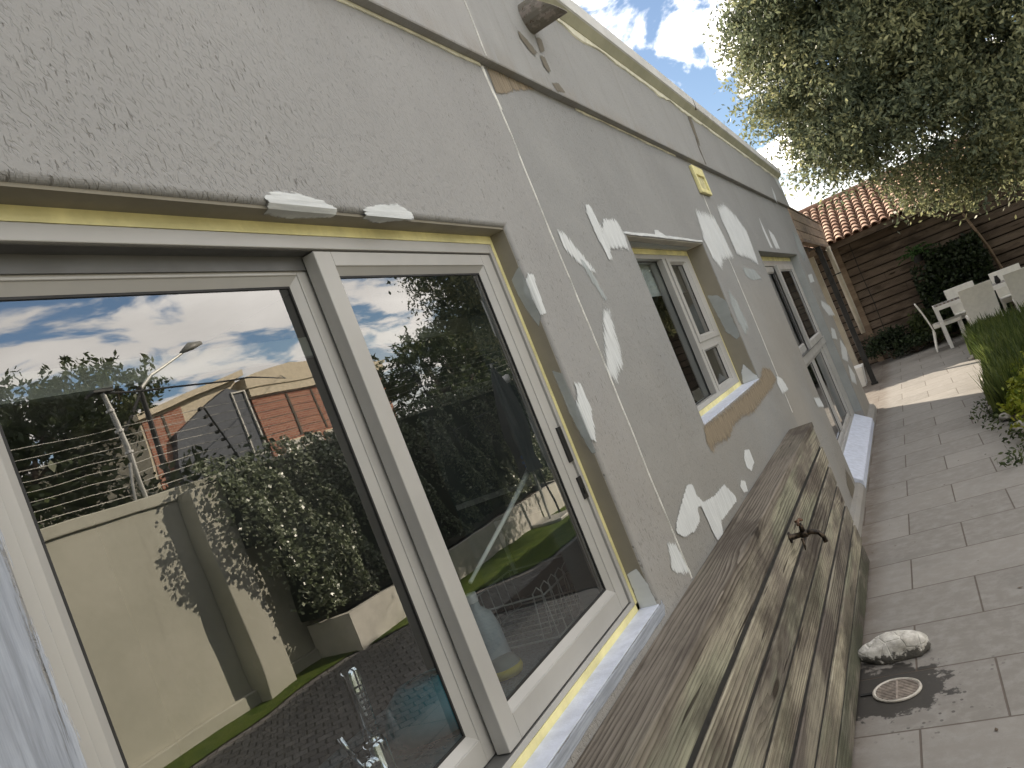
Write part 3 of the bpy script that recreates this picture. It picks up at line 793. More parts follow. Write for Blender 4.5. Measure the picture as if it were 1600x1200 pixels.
# ---- rain spout: a cut stub of half pipe in the parapet
def spout():
    m = MB(); n = 22; r = .058; cy, cz = 2.75, 2.825
    vs = []
    for k in range(n):
        a = 2 * math.pi * k / n
        dy, dz = math.cos(a) * r, math.sin(a) * r
        L = .030 + .115 * (.5 - .5 * dz / r) ** 1.0
        for rr, xx in ((1, .028), (1, .03 + L), (.93, .03 + L), (.93, .028)):
            vs.append((xx, cy + dy * rr, cz + dz * rr))
    fs = []
    for k in range(n):
        a = k * 4; b = ((k + 1) % n) * 4
        for j in range(3): fs.append((a + j, a + j + 1, b + j + 1, b + j))
    m.add(vs, fs)
    mt = NT('rusty_pipe'); f = mt.noise(26, 5, .65)
    c = mt.mix(mt.rng(f, .52, .58), (.16, .145, .12), (.25, .215, .19)); c = mt.mix(mt.rng(mt.noise(60, 4, .7), .58, .66), c, (.09, .05, .03))
    mm = mt.fin(c, .7, mt.bump(f, .5, .003))
    o = m.build('rain_spout', mm, house, smooth=False)
    o['label'] = 'short cut-off rain spout with flaking paint under the coping'
    MB().lathe([(.0, .0285), (.053, .0285)], (0, cy, cz), 22, 'x').build('opening', MAT['gasket'], o)
spout()

# ------------------------------------------------------------------ windows
def glass_pane(parent, x, y0, y1, z0, z1, mat='glass'):
    return MB().add([(x, y0, z0), (x, y1, z0), (x, y1, z1), (x, y0, z1)], [(0, 1, 2, 3)]).build('glass', MAT[mat], parent)
def gasket(parent, x, y0, y1, z0, z1, w=.004):
    return MB().ring(y0 - w, y1 + w, z0 - w, z1 + w, w, w, w, w, x, x + .004).build('gasket', MAT['gasket'], parent)
# first window
m = MB().ring(.475, 1.905, .922, 1.954, .022, .018, .013, .026, -.135, -.055)
w1 = m.build('window', MAT['alu'], house, bevel=.0015)
w1['label'] = 'large two-pane sliding window nearest the camera, above the timber cladding'
MB().box(-.130, -.062, .497, 1.887, 1.9265, 1.9285).build('track', MAT['alu_dark'], w1)
MB().box(-.130, -.0565, .497, 1.887, .934, .9365).build('track', MAT['alu_dark'], w1)
MB().box(-.130, -.064, 1.8855, 1.8875, .94, 1.925).build('track', MAT['alu_dark'], w1)
MB().box(-.0955, -.0905, .497, 1.887, 1.9, 1.9265).build('track', MAT['alu_dark'], w1)
def sash(par, x0, x1, y0, y1, z0, z1, wl, wr, wb, wt, bead_w, glass_x, mat='glass'):
    s = MB().ring(y0, y1, z0, z1, wl, wr, wb, wt, x0, x1).build('sash', MAT['alu'], par, bevel=.0018)
    gy0, gy1, gz0, gz1 = y0 + wl, y1 - wr, z0 + wb, z1 - wt
    mm = MB()
    f = lambda y, z, x: (x, y, z)
    a = [(gy0, gz0), (gy1, gz0), (gy1, gz1), (gy0, gz1)]
    b = [(gy0 + bead_w, gz0 + bead_w), (gy1 - bead_w, gz0 + bead_w), (gy1 - bead_w, gz1 - bead_w), (gy0 + bead_w, gz1 - bead_w)]
    vs = [(x1 - .003, *p) for p in a] + [(glass_x + .003, *p) for p in b] + [(glass_x - .004, *p) for p in b] + [(x0, *p) for p in a]
    fs = []
    for k in range(4):
        j = (k + 1) % 4
        fs += [(k, j, j + 4, k + 4), (k + 4, j + 4, j + 8, k + 8), (k + 8, j + 8, j + 12, k + 12)]
    mm.add(vs, fs); mm.build('glazing_bead', MAT['alu'], par)
    gasket(par, glass_x - .001, gy0 + bead_w + .004, gy1 - bead_w - .004, gz0 + bead_w + .004, gz1 - bead_w - .004)
    glass_pane(par, glass_x, gy0 + bead_w, gy1 - bead_w, gz0 + bead_w, gz1 - bead_w, mat)
    return s
sash(w1, -.088, -.058, 1.170, 1.878, .9385, 1.9245, .050, .050, .050, .030, .015, -.076)
sash(w1, -.126, -.096, .499, 1.196, .9385, 1.905, .036, .046, .044, .012, .016, -.113)
MB().box(-.0585, -.0525, 1.858, 1.882, 1.335, 1.432).build('lock', MAT['lock'], w1, bevel=.001)
MB().box(-.0585, -.0525, 1.860, 1.884, 1.232, 1.292).box(-.0525, -.049, 1.865, 1.876, 1.245, 1.262).build('lock', MAT['lock'], w1, bevel=.001)
m = MB()
m.box(-.064, -.0545, .4555, 1.9225, 1.9545, 1.9765); m.box(-.064, -.0545, .4555, .4745, .9045, 1.9545)
m.box(-.064, -.0545, 1.9055, 1.9205, .9045, 1.9545); m.box(-.064, -.0545, .4555, 1.9225, .9015, .9215)
m.build('sealant', MAT['yellow'], w1)
MB().ring(.4553, 1.9227, .901, 1.9815, .03, .03, .03, .03, -.198, -.136).build('inner_reveal', MAT['cabinet'], w1)
MB().box(-.0543, -.0003, .457, 1.9215, .9003, .9035).build('window_sill', MAT['blue_primer'], house)
# second window
m = MB().ring(3.015, 4.352, 1.222, 1.965, .05, .012, .022, .022, -.165, -.10)
m.box(-.165, -.10, 3.79, 3.838, 1.244, 1.943); m.box(-.165, -.10, 3.838, 4.34, 1.462, 1.500)
w2 = m.build('window', MAT['alu'], house, bevel=.002)
w2['label'] = 'smaller three-pane casement window with a roller blind behind it'
glass_pane(w2, -.135, 3.065, 3.79, 1.244, 1.943, 'glass2'); gasket(w2, -.134, 3.070, 3.786, 1.248, 1.939)
sash(w2, -.13, -.094, 3.845, 4.335, 1.497, 1.945, .050, .105, .028, .018, .010, -.118, 'glass2')
sash(w2, -.13, -.098, 3.845, 4.335, 1.240, 1.466, .035, .105, .018, .012, .008, -.118, 'glass2')
m = MB(); m.box(-.11, -.0995, 3.001, 4.3675, 1.9655, 1.9915); m.box(-.11, -.0995, 4.3525, 4.3665, 1.2, 1.9655); m.box(-.11, -.0985, 3.001, 4.3675, 1.1985, 1.2215); m.box(-.11, -.0995, 3.001, 3.0145, 1.2, 1.9655)
MB().ring(3.0, 4.37, 1.196, 1.993, .03, .03, .03, .03, -.198, -.166).build('inner_reveal', MAT['cabinet'], w2)
m.build('sealant', MAT['yellow'], w2)
MB().box(-.0983, -.0003, 3.001, 4.3685, 1.1953, 1.1995).build('window_sill', MAT['blue_primer'], house)
# third, tall window
m = MB().ring(6.30, 8.947, .19, 1.94, .07, .10, .035, .05, -.17, -.085)
m.box(-.17, -.070, 6.37, 8.947, 1.0, 1.075); m.box(-.16, -.085, 8.60, 8.85, .225, 1.0); m.box(-.16, -.085, 8.60, 8.85, 1.075, 1.89)
w3 = m.build('window', MAT['alu'], house, bevel=.003)
w3['label'] = 'tall floor-length window at the far end, sliding panes over fixed ones'
sash(w3, -.125, -.095, 6.38, 7.55, 1.078, 1.888, .07, .07, .06, .05, .012, -.11, 'glass2')
sash(w3, -.085, -.055, 7.45, 8.60, 1.078, 1.888, .10, .07, .06, .05, .012, -.07, 'glass2')
sash(w3, -.13, -.098, 6.38, 7.62, .225, .998, .05, .05, .04, .03, .012, -.115, 'glass2')
sash(w3, -.13, -.098, 7.64, 8.60, .225, .998, .05, .05, .04, .03, .012, -.115, 'glass2')
MB().box(-.09, -.052, 6.39, 8.62, 1.0752, 1.0795).build('track', MAT['alu_dark'], w3)
m = MB(); m.box(-.19, -.0845, 6.281, 8.945, 1.9405, 1.978); m.box(-.19, -.0845, 6.281, 6.2995, .19, 1.94)
m.build('sealant', MAT['yellow'], w3)
m = MB(); m.prism([(-.16, .02), (.056, .02), (.058, .085), (.045, .095), (-.09, .190), (-.16, .190)], lambda a, b, d: (a, d, b), 6.283, 8.946)
ws = m.build('window_sill', MAT['blue_primer'], house, bevel=.006); ws['label'] = 'white primed sloping sill at ground level under the tall window'
# ---- room behind the windows
m = MB()
m.add([(-.201, Y0, 2.45), (-5.9, Y0, 2.45), (-5.9, Y1 - .1, 2.45), (-.201, Y1 - .1, 2.45)], [(0, 1, 2, 3)])
m.build('ceiling', MAT['iwhite'], house)
m = MB().add([(-.201, Y0, .02), (-5.9, Y0, .02), (-5.9, Y1 - .1, .02), (-.201, Y1 - .1, .02)], [(0, 1, 2, 3)])
m.build('interior_floor', MAT['ifloor'], house)
m = MB().box(-3.75, -3.6, 2.25, Y1 - .1, .021, 2.449).box(-3.75, -3.6, Y0 + .1, 2.25, .021, 1.5).box(-3.75, -3.6, Y0 + .1, 2.25, 2.1, 2.449).box(-3.6, -.21, 2.95, 3.02, .021, 2.449).box(-3.6, -.21, 5.6, 5.68, .021, 2.449)  # high gap in the unseen part of the far wall, added to brighten the room
m.build('interior_wall', MAT['iwall'], house)
MB().box(-.37, -.35, .2, 2.44, 1.803, 1.848).box(-.42, -.371, .2, 2.44, 1.842, 1.848).build('curtain_pelmet', MAT['iwhite'], house)
# ------------------------------------------------------------------ timber cladding box under the windows
BY0, BY1 = .6, 4.60
bx = empty('timber_cladding', (.065, (BY0 + BY1) / 2, 0), 'weathered green-brown timber cladding box against the wall below the windows', 'cladding')
off = Vector((-.065, -(BY0 + BY1) / 2, 0))
def plank(y0, y1, x0, x1, z0, z1, mat, name, seed, face='front'):
    """long plank with slightly uneven arrises"""
    rg = random.Random(seed); n = 60; vs = []; fs = []; c = .003
    prof = [(x0, z0 + c * .5), (x1 - c, z0), (x1, z0 + c), (x1, z1 - c), (x1 - c, z1), (x0, z1 - c * .5)]
    k = len(prof)
    for i in range(n + 1):
        y = y0 + (y1 - y0) * i / n
        for j, (x, z) in enumerate(prof):
            d = noise.noise(Vector((y * 3, seed * 3.7, j * .35))) * .0022
            e = noise.noise(Vector((y * 9, seed * 1.7, j * 2.0 + 9))) * .0012
            vs.append((x + d + e, y, z + (e if 0 < j < 5 else 0)))
    for i in range(n):
        for j in range(k):
            a = i * k + j; b = i * k + (j + 1) % k
            fs.append((a, b, b + k, a + k))
    fs.append(tuple(range(k))); fs.append(tuple(range(n * k, n * k + k))[::-1])
    m = MB(); m.add(vs, fs); o = m.build(name, mat, bx); o.location = off
    return o
ph = .855 / 7
plank(BY0, BY1 - .005, .002, .132, .822, .855, MAT['timber_top'], 'top_plank', 1)
ends = [0, .012, -.004, .010, .003, .015, .006]
for i in range(7):
    z1 = .8205 - i * (.8205 / 7); z0 = z1 - .8205 / 7 + .019
    p = plank(BY0, BY1 + ends[i] + (.0 if i else -.01), .100 + .002 * (i % 2), .128 + .002 * (i % 3), max(z0, .004), z1, MAT['timber'], 'front_plank', 10 + i)
for i in range(6):  # near-black strips set into the plank gaps to paint the seam shade
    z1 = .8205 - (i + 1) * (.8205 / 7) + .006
    MB().box(.099, .1235, BY0 + .01, BY1 - .03, z1 - .014, z1 + .018).build('seam_shade', MAT['gasket'], bx).location = off
for y in (.7, 2.0, 3.3, 4.50):
    MB().box(.002, .099, y, y + .05, .003, .818).build('batten', MAT['timber'], bx).location = off
MB().box(.003, .098, BY1 - .035, BY1 - .02, .004, .819).build('end_board', MAT['timber'], bx).location = off

# ---- garden tap on the cladding
tapm = NT('tarnished_brass'); f = tapm.noise(60, 4, .6)
MAT['brass'] = tapm.fin(tapm.mix(tapm.rng(f, .45, .6), (.018, .015, .012), (.075, .055, .038)), .45, tapm.bump(f, .4, .001), metal=.7)
rustm = NT('rusty_handle'); f = rustm.noise(80, 4, .6)
MAT['rustm'] = rustm.fin(rustm.mix(rustm.rng(f, .4, .6), (.05, .03, .02), (.13, .065, .035)), .8, rustm.bump(f, .6, .001))
ty, tz = 3.03, .695
tp = empty('garden_tap', (.130, ty, tz - .01), 'old brass garden tap with a rusty handle sticking out of the timber cladding', 'tap')
MB().lathe([(.0, .0), (.026, .0), (.026, .006), (.014, .010), (.012, .05), (.017, .055), (.017, .085), (.012, .09), (.0, .09)], (0, 0, 0), 18, 'x').build('body', MAT['brass'], tp, smooth=True)
tp.scale = (.78, .85, .85)
MB().tube([(.07, 0, 0), (.105, 0, .002), (.135, .0, -.008), (.150, 0, -.032), (.152, 0, -.058)], [.012, .012, .0115, .011, .0115], 12).build('spout', MAT['brass'], tp, smooth=True)
MB().tube([(.070, 0, .012), (.070, 0, .036), (.070, 0, .052)], [.013, .011, .006], 12).build('stem', MAT['brass'], tp, smooth=True)
hd = MB().tube([(.070, -.045, .056), (.070, -.02, .064), (.070, .02, .064), (.070, .045, .056)], [.007, .006, .006, .007], 8)
hd.tube([(.05, 0, .062), (.09, 0, .062)], .005, 8).build('handle', MAT['rustm'], tp, smooth=True)
MB().tube([(.058, -.018, -.014), (.058, -.03, -.048), (.055, -.034, -.062)], [.008, .005, .002], 8).build('bleed_pin', MAT['brass'], tp, smooth=True)

# ---- white stone and floor drain
def rock(name, loc, dims, mat, seed, rz=0, sub=4):
    bm = bmesh.new(); bmesh.ops.create_icosphere(bm, subdivisions=sub, radius=1)
    for v in bm.verts:
        p = v.co.copy()
        d = 1 + .22 * noise.noise(p * 1.1 + Vector((seed, 0, 0))) + .10 * noise.noise(p * 2.6 + Vector((0, seed, 0))) + .035 * noise.noise(p * 7 + Vector((0, 0, seed)))
        taper = 1 - .30 * (1 - (p.x + 1) / 2)
        q = Vector((p.x * dims[0], p.y * dims[1] * taper, p.z * dims[2] * taper)) * d
        q.z = max(q.z, -dims[2] * .55)
        v.co = q
    me = bpy.data.meshes.new(name); bm.to_mesh(me); bm.free()
    o = link(name, me, mat, None, loc, smooth=True); o.rotation_euler = (0, 0, rz)
    return o
rm = NT('white_limestone'); f = rm.noise(16, 6, .7); p = rm.sep()
cr_ = rm.rng(rm.voro(15, rm.map((1, 1, 1)), 'DISTANCE_TO_EDGE'), .0, .05)
col = rm.mix(rm.rng(f, .35, .65), (.72, .70, .65), (.42, .40, .36))
col = rm.mix(rm.rng(rm.math('MULTIPLY', rm.noise(30, 5, .7), rm.rng(p[2], .03, -.03, .6, 1.4)), .42, .55), col, (.10, .095, .085))
MAT['rock'] = rm.fin(col, .85, rm.bump(rm.math('ADD', f, rm.math('MULTIPLY', cr_, .25)), .9, .01))
r_ = rock('stone', (.262, 3.40, .038), (.135, .068, .074), MAT['rock'], 4.2, R(4))
tag(r_, 'oblong white stone lying on the pavers against the timber cladding', 'stone')
dr = empty('floor_drain', (.265, 3.115, .0), 'round floor drain with a slotted grate in a wet patch of paving', 'drain')
dm = simple('grate_metal', (.34, .29, .25), .55, metal=.3, var=.3, scale=30, bump=.002)
MB().lathe([(.090, .0025), (.090, .007), (.084, .010), (.078, .007), (.078, .0025)], (0, 0, 0), 40).build('rim', simple('grate_rim', (.45, .42, .37), .5, var=.2, scale=30), dr)
m = MB()
for k in range(-6, 7):
    y = k * .0118; L = math.sqrt(max(0, .077 ** 2 - y ** 2))
    m.box(-L, -.004, y - .0028, y + .0028, .003, .0072); m.box(.004, L, y - .0028, y + .0028, .003, .0072)
m.box(-.0035, .0035, -.077, .077, .003, .0085)
m.build('grate', dm, dr)
MB().lathe([(0, .0022), (.0785, .0022)], (0, 0, 0), 32).build('sump', MAT['gasket'], dr)
MB().box(-.135, -.070, -.006, .010, .002, .006).build('channel', MAT['gasket'], dr)

# ------------------------------------------------------------------ things on the kitchen counter
kc = empty('kitchen_counter', (-.45, .5, 0), 'dark speckled kitchen counter seen through the big window', 'counter')
MB().box(-.33, .25, -1.5, 2.43, .845, .88).build('worktop', MAT['counter'], kc, bevel=.004)
MB().box(-.31, .245, -1.5, 2.43, .08, .842).build('cupboard', MAT['cabinet'], kc)
sk = MB(); sk.ring(-.15, 1.05, .872, .8835, .0, .0, .0, .0, 0, 0); sk = MB()
sk.box(-.24, .12, .25, .27, .8805, .885); sk.box(-.24, .12, 1.0, 1.02, .8805, .885); sk.box(-.24, -.22, .27, 1.0, .8805, .885); sk.box(.10, .12, .27, 1.0, .8805, .885); sk.box(-.219, .099, .271, .999, .8802, .8812)
sk.build('sink', MAT['steel'], kc)
tk = empty('kitchen_mixer', (-.34, 1.15, .88), 'chrome kitchen mixer tap with a pull-out spray behind the left pane', 'tap')
MB().lathe([(0, 0), (.028, 0), (.028, .006), (.024, .010), (.024, .13), (.021, .138), (0, .14)], (0, 0, 0), 24).build('body', MAT['chrome'], tk, smooth=True)
MB().tube([(0, -.02, .10), (0, -.035, .104), (0, -.05, .108)], [.018, .018, .016], 16).build('valve', MAT['chrome'], tk, smooth=True)
MB().tube([(0, -.05, .108), (.0, -.065, .15), (0, -.075, .185)], [.006, .005, .005], 10).build('lever', MAT['chrome'], tk, smooth=True)
MB().tube([(0, 0, .13), (0, .003, .17), (.0, .006, .23), (0, .008, .275), (0, .008, .285)], [.015, .016, .018, .019, .015], 20).build('spray_head', MAT['chrome'], tk, smooth=True)
m = MB()
for k in range(9): m.tube([(.012, -.006, .15 + k * .012), (.018, .006, .15 + k * .012)], .003, 6)
m.build('nozzle_ribs', MAT['lock'], tk)
MAT['teal_p'] = simple('teal_plastic', (.0, .22, .28), .3, var=.05)
bw = MB().lathe([(.045, .105), (.075, .10), (.105, .075), (.122, .035), (.126, .0), (.120, .0), (.116, .035), (.1, .07), (.07, .095), (0, .097)], (0, 0, 0), 32).build('mixing_bowl', MAT['teal_p'], None, (-.47, 1.50, .888), smooth=True)
tag(bw, 'teal plastic bowl turned upside down behind the left pane', 'bowl')
MAT['milky'] = simple('milky_plastic', (.50, .55, .56), .35)
bo = empty('soap_bottle', (-.42, 1.74, .881), 'pale plastic bottle on the counter behind the right pane', 'bottle')
MB().lathe([(0, 0), (.045, 0), (.048, .01), (.046, .12), (.038, .16), (.016, .185), (.015, .20), (0, .20)], (0, 0, 0), 24).build('body', MAT['milky'], bo, smooth=True)
MB().lathe([(.017, .20), (.017, .225), (0, .227)], (0, 0, 0), 18).build('cap', MAT['white'], bo, smooth=True)
sd = empty('scrubbing_brush', (-.37, 1.70, .888), 'yellow scrubbing sponge with a grey top on the counter', 'sponge', rz=R(20))
MB().lathe([(0, .0), (.040, .0), (.046, .012), (.044, .024), (0, .024)], (0, 0, 0), 24).build('sponge', simple('yellow_sponge', (.60, .50, .06), .8), sd, smooth=True)
MB().lathe([(.043, .0245), (.034, .044), (0, .05)], (0, 0, 0), 24).build('grip', simple('grey_grip', (.22, .25, .22), .5), sd, smooth=True)
rk = MB(); rx0, rx1, ry0, ry1 = -.62, -.28, 1.86, 2.28
for z in (.90, 1.02):
    rk.tube([(rx0, ry0, z), (rx1, ry0, z), (rx1, ry1, z), (rx0, ry1, z), (rx0, ry0, z)], .003, 6)
for k in range(9):
    y = ry0 + (ry1 - ry0) * k / 8
    rk.tube([(rx1, y, .883), (rx1, y, 1.03), (rx1 - .012, y, 1.045), (rx1 - .03, y, 1.03), (rx1 - .05, y, .90), (rx0, y, .90), (rx0, y, 1.02)], .002, 6)
tag(rk.build('dish_rack', simple('wire_white', (.55, .58, .55), .4), None), 'white wire dish rack on the counter behind the right pane', 'rack')
br = empty('cleaning_wand', (-.42, 2.05, 1.12), 'long white-handled brush with a blue head leaning behind the right pane', 'brush')
MB().tube([(.22, -.60, .075), (.215, -.36, .15), (.205, -.16, .212), (.20, -.07, .24)], [.0045, .0055, .008, .011], 12).build('handle', simple('white_handle', (.85, .85, .80), .3), br, smooth=True)
m = MB(); rg = random.Random(3)
for k in range(46):
    a = rg.uniform(0, 6.28); s_ = rg.uniform(.2, 1)
    m.tube([(.20, -.075, .238), (.18 + math.cos(a) * .04 * s_, -.02 + rg.uniform(-.02, .03), .25 + math.sin(a) * .04 * s_)], [.004, .006], 5)
m.build('head', simple('blue_bristle', (.03, .16, .42), .5), br)
cb = empty('tall_cupboard', (-.55, 2.70, .02), 'tall grey kitchen cupboard with pale shelf edges at the right of the room', 'cupboard')
MB().box(-.30, .20, -.24, .235, .0, 2.3).build('carcass', MAT['cabinet'], cb)
m = MB().box(-.28, .205, -.262, -.2405, 1.235, 1.255); m.build('shelf_edge', MAT['iwhite'], cb)
m = MB().ring(-.20, .10, 0, 1, 0, 0, 0, 0, 0, 0); m = MB()
m.box(-.16, .14, -.250, -.2405, 1.135, 1.15); m.box(-.16, -.145, -.250, -.2405, .95, 1.135); m.box(.125, .14, -.250, -.2405, .95, 1.135)
m.build('drawer_frame', MAT['milky'], cb)
bl = empty('roller_blind', (-.175, 3.7, 1.98), 'pale roller blind half lowered behind the smaller window', 'blind')
MB().box(-.004, .0, -.66, .67, -.185, .02).build('fabric', simple('blind_cloth', (.82, .82, .78), .9), bl)
MB().tube([(-.03, -.67, .03), (-.03, .68, .03)], .020, 12).build('roller', MAT['iwhite'], bl)
MB().box(-.007, .003, -.66, .67, -.198, -.185).build('bottom_bar', MAT['iwhite'], bl)
# curved white thing behind the left casement
cf = MB().tube([(-.30, 3.42, 1.0), (-.30, 3.42, 1.24), (-.29, 3.45, 1.31), (-.28, 3.51, 1.345), (-.27, 3.58, 1.34)], .009, 12)
tag(cf.build('goose_neck_tap', MAT['white'], None, smooth=True), 'white swan-neck tap behind the smaller window', 'tap')
MB_ = MB().box(-.6, -.22, 3.04, 5.5, .9, 1.0); tag(MB_.build('worktop_shelf', MAT['counter'], None), 'dark worktop behind the smaller window', 'shelf')

# ------------------------------------------------------------------ patio structure at the far end
MAT['post'] = simple('dark_post_paint', (.014, .014, .014), .7, var=.2)
MAT['cream_post'] = simple('cream_post_paint', (.42, .38, .31), .7, var=.12, scale=4, bump=.002)
fs_ = empty('board_fascia', (0, 12.3, 2.2), 'three brown fascia boards running from the house corner to the tiled roof', 'fascia')
for k, (za, zb) in enumerate(((.0, .115), (.122, .25), (.257, .40))):
    MB().box(-.03, -.005 + .003 * k, -2.2, 2.42, za, zb).build('board', MAT['fboard'], fs_, bevel=.004)
MB().box(-.06, .02, -2.2, 2.44, -.05, -.003).build('beam', MAT['fboard'], fs_, bevel=.003)
MB().box(-.05, .012, -2.2, 2.44, .403, .425).build('capping', MAT['fboard'], fs_, bevel=.003)
pr_ = empty('patio_roof', (-.62, 12.4, 2.13), 'dark flat roof of the side patio behind the board fascia', 'roof')
MB().box(-.55, .55, -2.3, 2.3, 0, .02).build('lining', simple('dark_lining', (.04, .032, .028), .8), pr_)
for k in range(5): MB().box(-.55, .55, -2.2 + k * 1.05, -2.12 + k * 1.05, -.09, -.001).build('rafter', MAT['board'], pr_)
def post(name, label, x, y, s, z0, z1, mat):
    e = empty(name, (x, y, z0), label, 'post')
    MB().box(-s, s, -s, s, .0, z1 - z0).build('shaft', mat, e, bevel=.006)
    MB().box(-s - .012, s + .012, -s - .012, s + .012, .0, .03).build('foot', mat, e, bevel=.003)
    return e
post('patio_post', 'slim black post with its foot in the sunlight past the house corner', -.02, 12.35, .035, 0, 2.148, MAT['post'])
post('patio_post', 'cream post just left of the black post', -.20, 12.9, .04, 0, 2.15, MAT['cream_post'])
e = empty('rolled_canvas', (.04, 13.4, .68), 'cream rolled canvas hanging just right of the black post', 'canvas')
MB().tube([(0, 0, 0), (0, 0, .4), (-.002, 0, 1.0), (0, 0, 1.46)], [.035, .042, .04, .036], 14).build('roll', MAT['cream_post'], e, smooth=True)
MB().tube([(0, -.002, 1.0), (0, -.002, 1.02)], .044, 14).build('strap', MAT['post'], e)
pt = empty('planter_pot', (-.30, 12.6, 0), 'white square pot behind the house corner', 'pot')
MB().prism([(-.16, -.16), (.16, -.16), (.16, .16), (-.16, .16)], lambda a, b, d: (a * (1 + d), b * (1 + d), d), 0, .30).build('pot', MAT['white'], pt, bevel=.01)
MB().box(-.17, .17, -.17, .17, .20, .27).build('soil', simple('soil', (.05, .035, .025), .95), pt)

# weatherboarded outbuilding with tiled roof
ob = empty('outbuilding', (3.2, 15.2, 0), 'brown weatherboarded garden building with a terracotta barrel tile roof', 'shed')
OBX0, OBX1 = -4.7, 6.0
nb = 16; bh = 2.27 / nb
def boards(x0, x1, par, seed, mat):
    rg = random.Random(seed)
    m = MB()
    for i in range(nb):
        z0 = i * bh
        xs = [x0]; x = x0 + rg.uniform(.6, 2.2)
        while x < x1 - .5: xs.append(x); x += rg.uniform(1.6, 2.8)
        xs.append(x1)
        for a, b in zip(xs, xs[1:]):
            j = rg.uniform(-.003, .003)
            m.prism([(-.012 + j, z0 + .018), (-.030 + j, z0 + .022), (-.022 + j, z0 + bh * .6), (-.012 + j, z0 + bh - .004), (.0, z0 + bh - .002), (0, z0 + .018)], lambda p, q, d: (d, p, q), a + .002, b - .002)
    return m.build('weatherboards', mat, par)
boards(OBX0 - 3, 1.72 - 0.0, ob, 3, MAT['board'])
boards(1.80, OBX1, ob, 4, MAT['board'])
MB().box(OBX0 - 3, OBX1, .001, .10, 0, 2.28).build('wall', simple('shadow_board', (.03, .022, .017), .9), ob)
MB().box(OBX0 - 3, OBX1 + .05, -.42, -.39, 2.12, 2.235).build('eaves_board', MAT['board'], ob, bevel=.003)
MB().box(OBX0 - 3, OBX1 + .05, -.39, .0, 2.20, 2.215).build('soffit', MAT['board'], ob)
MB().box(-3.22, -3.12, -.045, -.03, 0, 2.18).build('corner_trim', MAT['fboard'], ob)
# barrel tiles: columns of overlapping half-round tiles climbing the slope
MAT['tile'] = None
tm_ = NT('terracotta'); f = tm_.noise(5, 5, .65); t_ = tm_.attr('tone')
col = tm_.mix(t_, (.20, .115, .08), (.42, .29, .215))
col = tm_.mix(tm_.rng(f, .5, .7, 0, .55), col, (.20, .13, .09)); col = tm_.mix(tm_.rng(tm_.noise(30, 4, .7), .55, .7, 0, .5), col, (.46, .39, .31))
MAT['tile'] = tm_.fin(col, .85, tm_.bump(tm_.noise(60, 4, .6), .4, .003), spec=.2)
pitch = R(25); pw = .148; tl = .165; nrow = 12
cs, sn = math.cos(pitch), math.sin(pitch)
V, F, T = [], [], []
rg = random.Random(11)
seg = 7
for ci, xc in enumerate(np.arange(-3.32 - 20 * .148, OBX1 - 3.2 + .1, pw)):
    for r in range(nrow):
        s0 = r * tl - .03; s1 = s0 + tl + .05
        tone = rg.random(); jx = rg.uniform(-.004, .004)
        base = len(V)
        for (s, rad, lift) in ((s0, .066, .022), (s0, .052, .014), (s1, .050, .004)):
            for k in range(seg + 1):
                a = math.pi * k / seg
                lx = math.cos(a) * rad; lh = math.sin(a) * rad * .95 + lift
                V.append((xc + jx + lx, s * cs - lh * sn, s * sn + lh * cs))
        n = seg + 1
        for k in range(seg):
            F.append((base + k, base + k + 1, base + n + k + 1, base + n + k)); T.append(tone)
            o0, o1 = base + k, base + 2 * n + k
            F.append((base + k, base + k + 1, base + 2 * n + k + 1, base + 2 * n + k)); T.append(tone)
V = np.array(V); V[:, 1] += -.45; V[:, 2] += 2.225
npmesh('roof_tiles', V, np.array(F), MAT['tile'], ob, {'tone': T})
m = MB(); L_ = nrow * tl
m.add([(-6.3, -.45, 2.222), (2.9, -.45, 2.222), (2.9, -.45 + L_ * cs, 2.222 + L_ * sn), (-6.3, -.45 + L_ * cs, 2.222 + L_ * sn)], [(0, 1, 2, 3)])
m.add([(-6.3, -.45 + L_ * cs, 2.222 + L_ * sn), (2.9, -.45 + L_ * cs, 2.222 + L_ * sn), (2.9, 3.2, 2.222), (-6.3, 3.2, 2.222)], [(0, 1, 2, 3)])
m.build('roof_deck', simple('tile_bed', (.17, .085, .05), .9, var=.2), ob)
rt = MB()
for k, xx in enumerate(np.arange(-6.3, 2.9, .36)):
    yy, zz_ = -.45 + L_ * cs, 2.222 + L_ * sn + .02
    rt.tube([(xx, yy, zz_), (xx + .40, yy, zz_ + .008)], [.085, .072], 12)
rt.build('ridge_tile', MAT['tile'], ob, smooth=False)
# cable hanging down the boards
cbx = MB().tube([(.28, 15.13, 2.15), (.27, 15.12, 1.6), (.285, 15.12, 1.0), (.26, 15.12, .3)], .006, 6)
tag(cbx.build('cable', MAT['gasket'], None), 'thin black cable running down the weatherboards', 'cable')
# leaning pole beside the dark climber
lp = MB().tube([(2.02, 15.08, 1.85), (2.16, 15.05, 1.2), (2.26, 15.0, .4)], [.02, .022, .024], 8)
tag(lp.build('trellis_pole', MAT['fboard'], None), 'thin timber pole leaning beside the dark climber', 'pole')

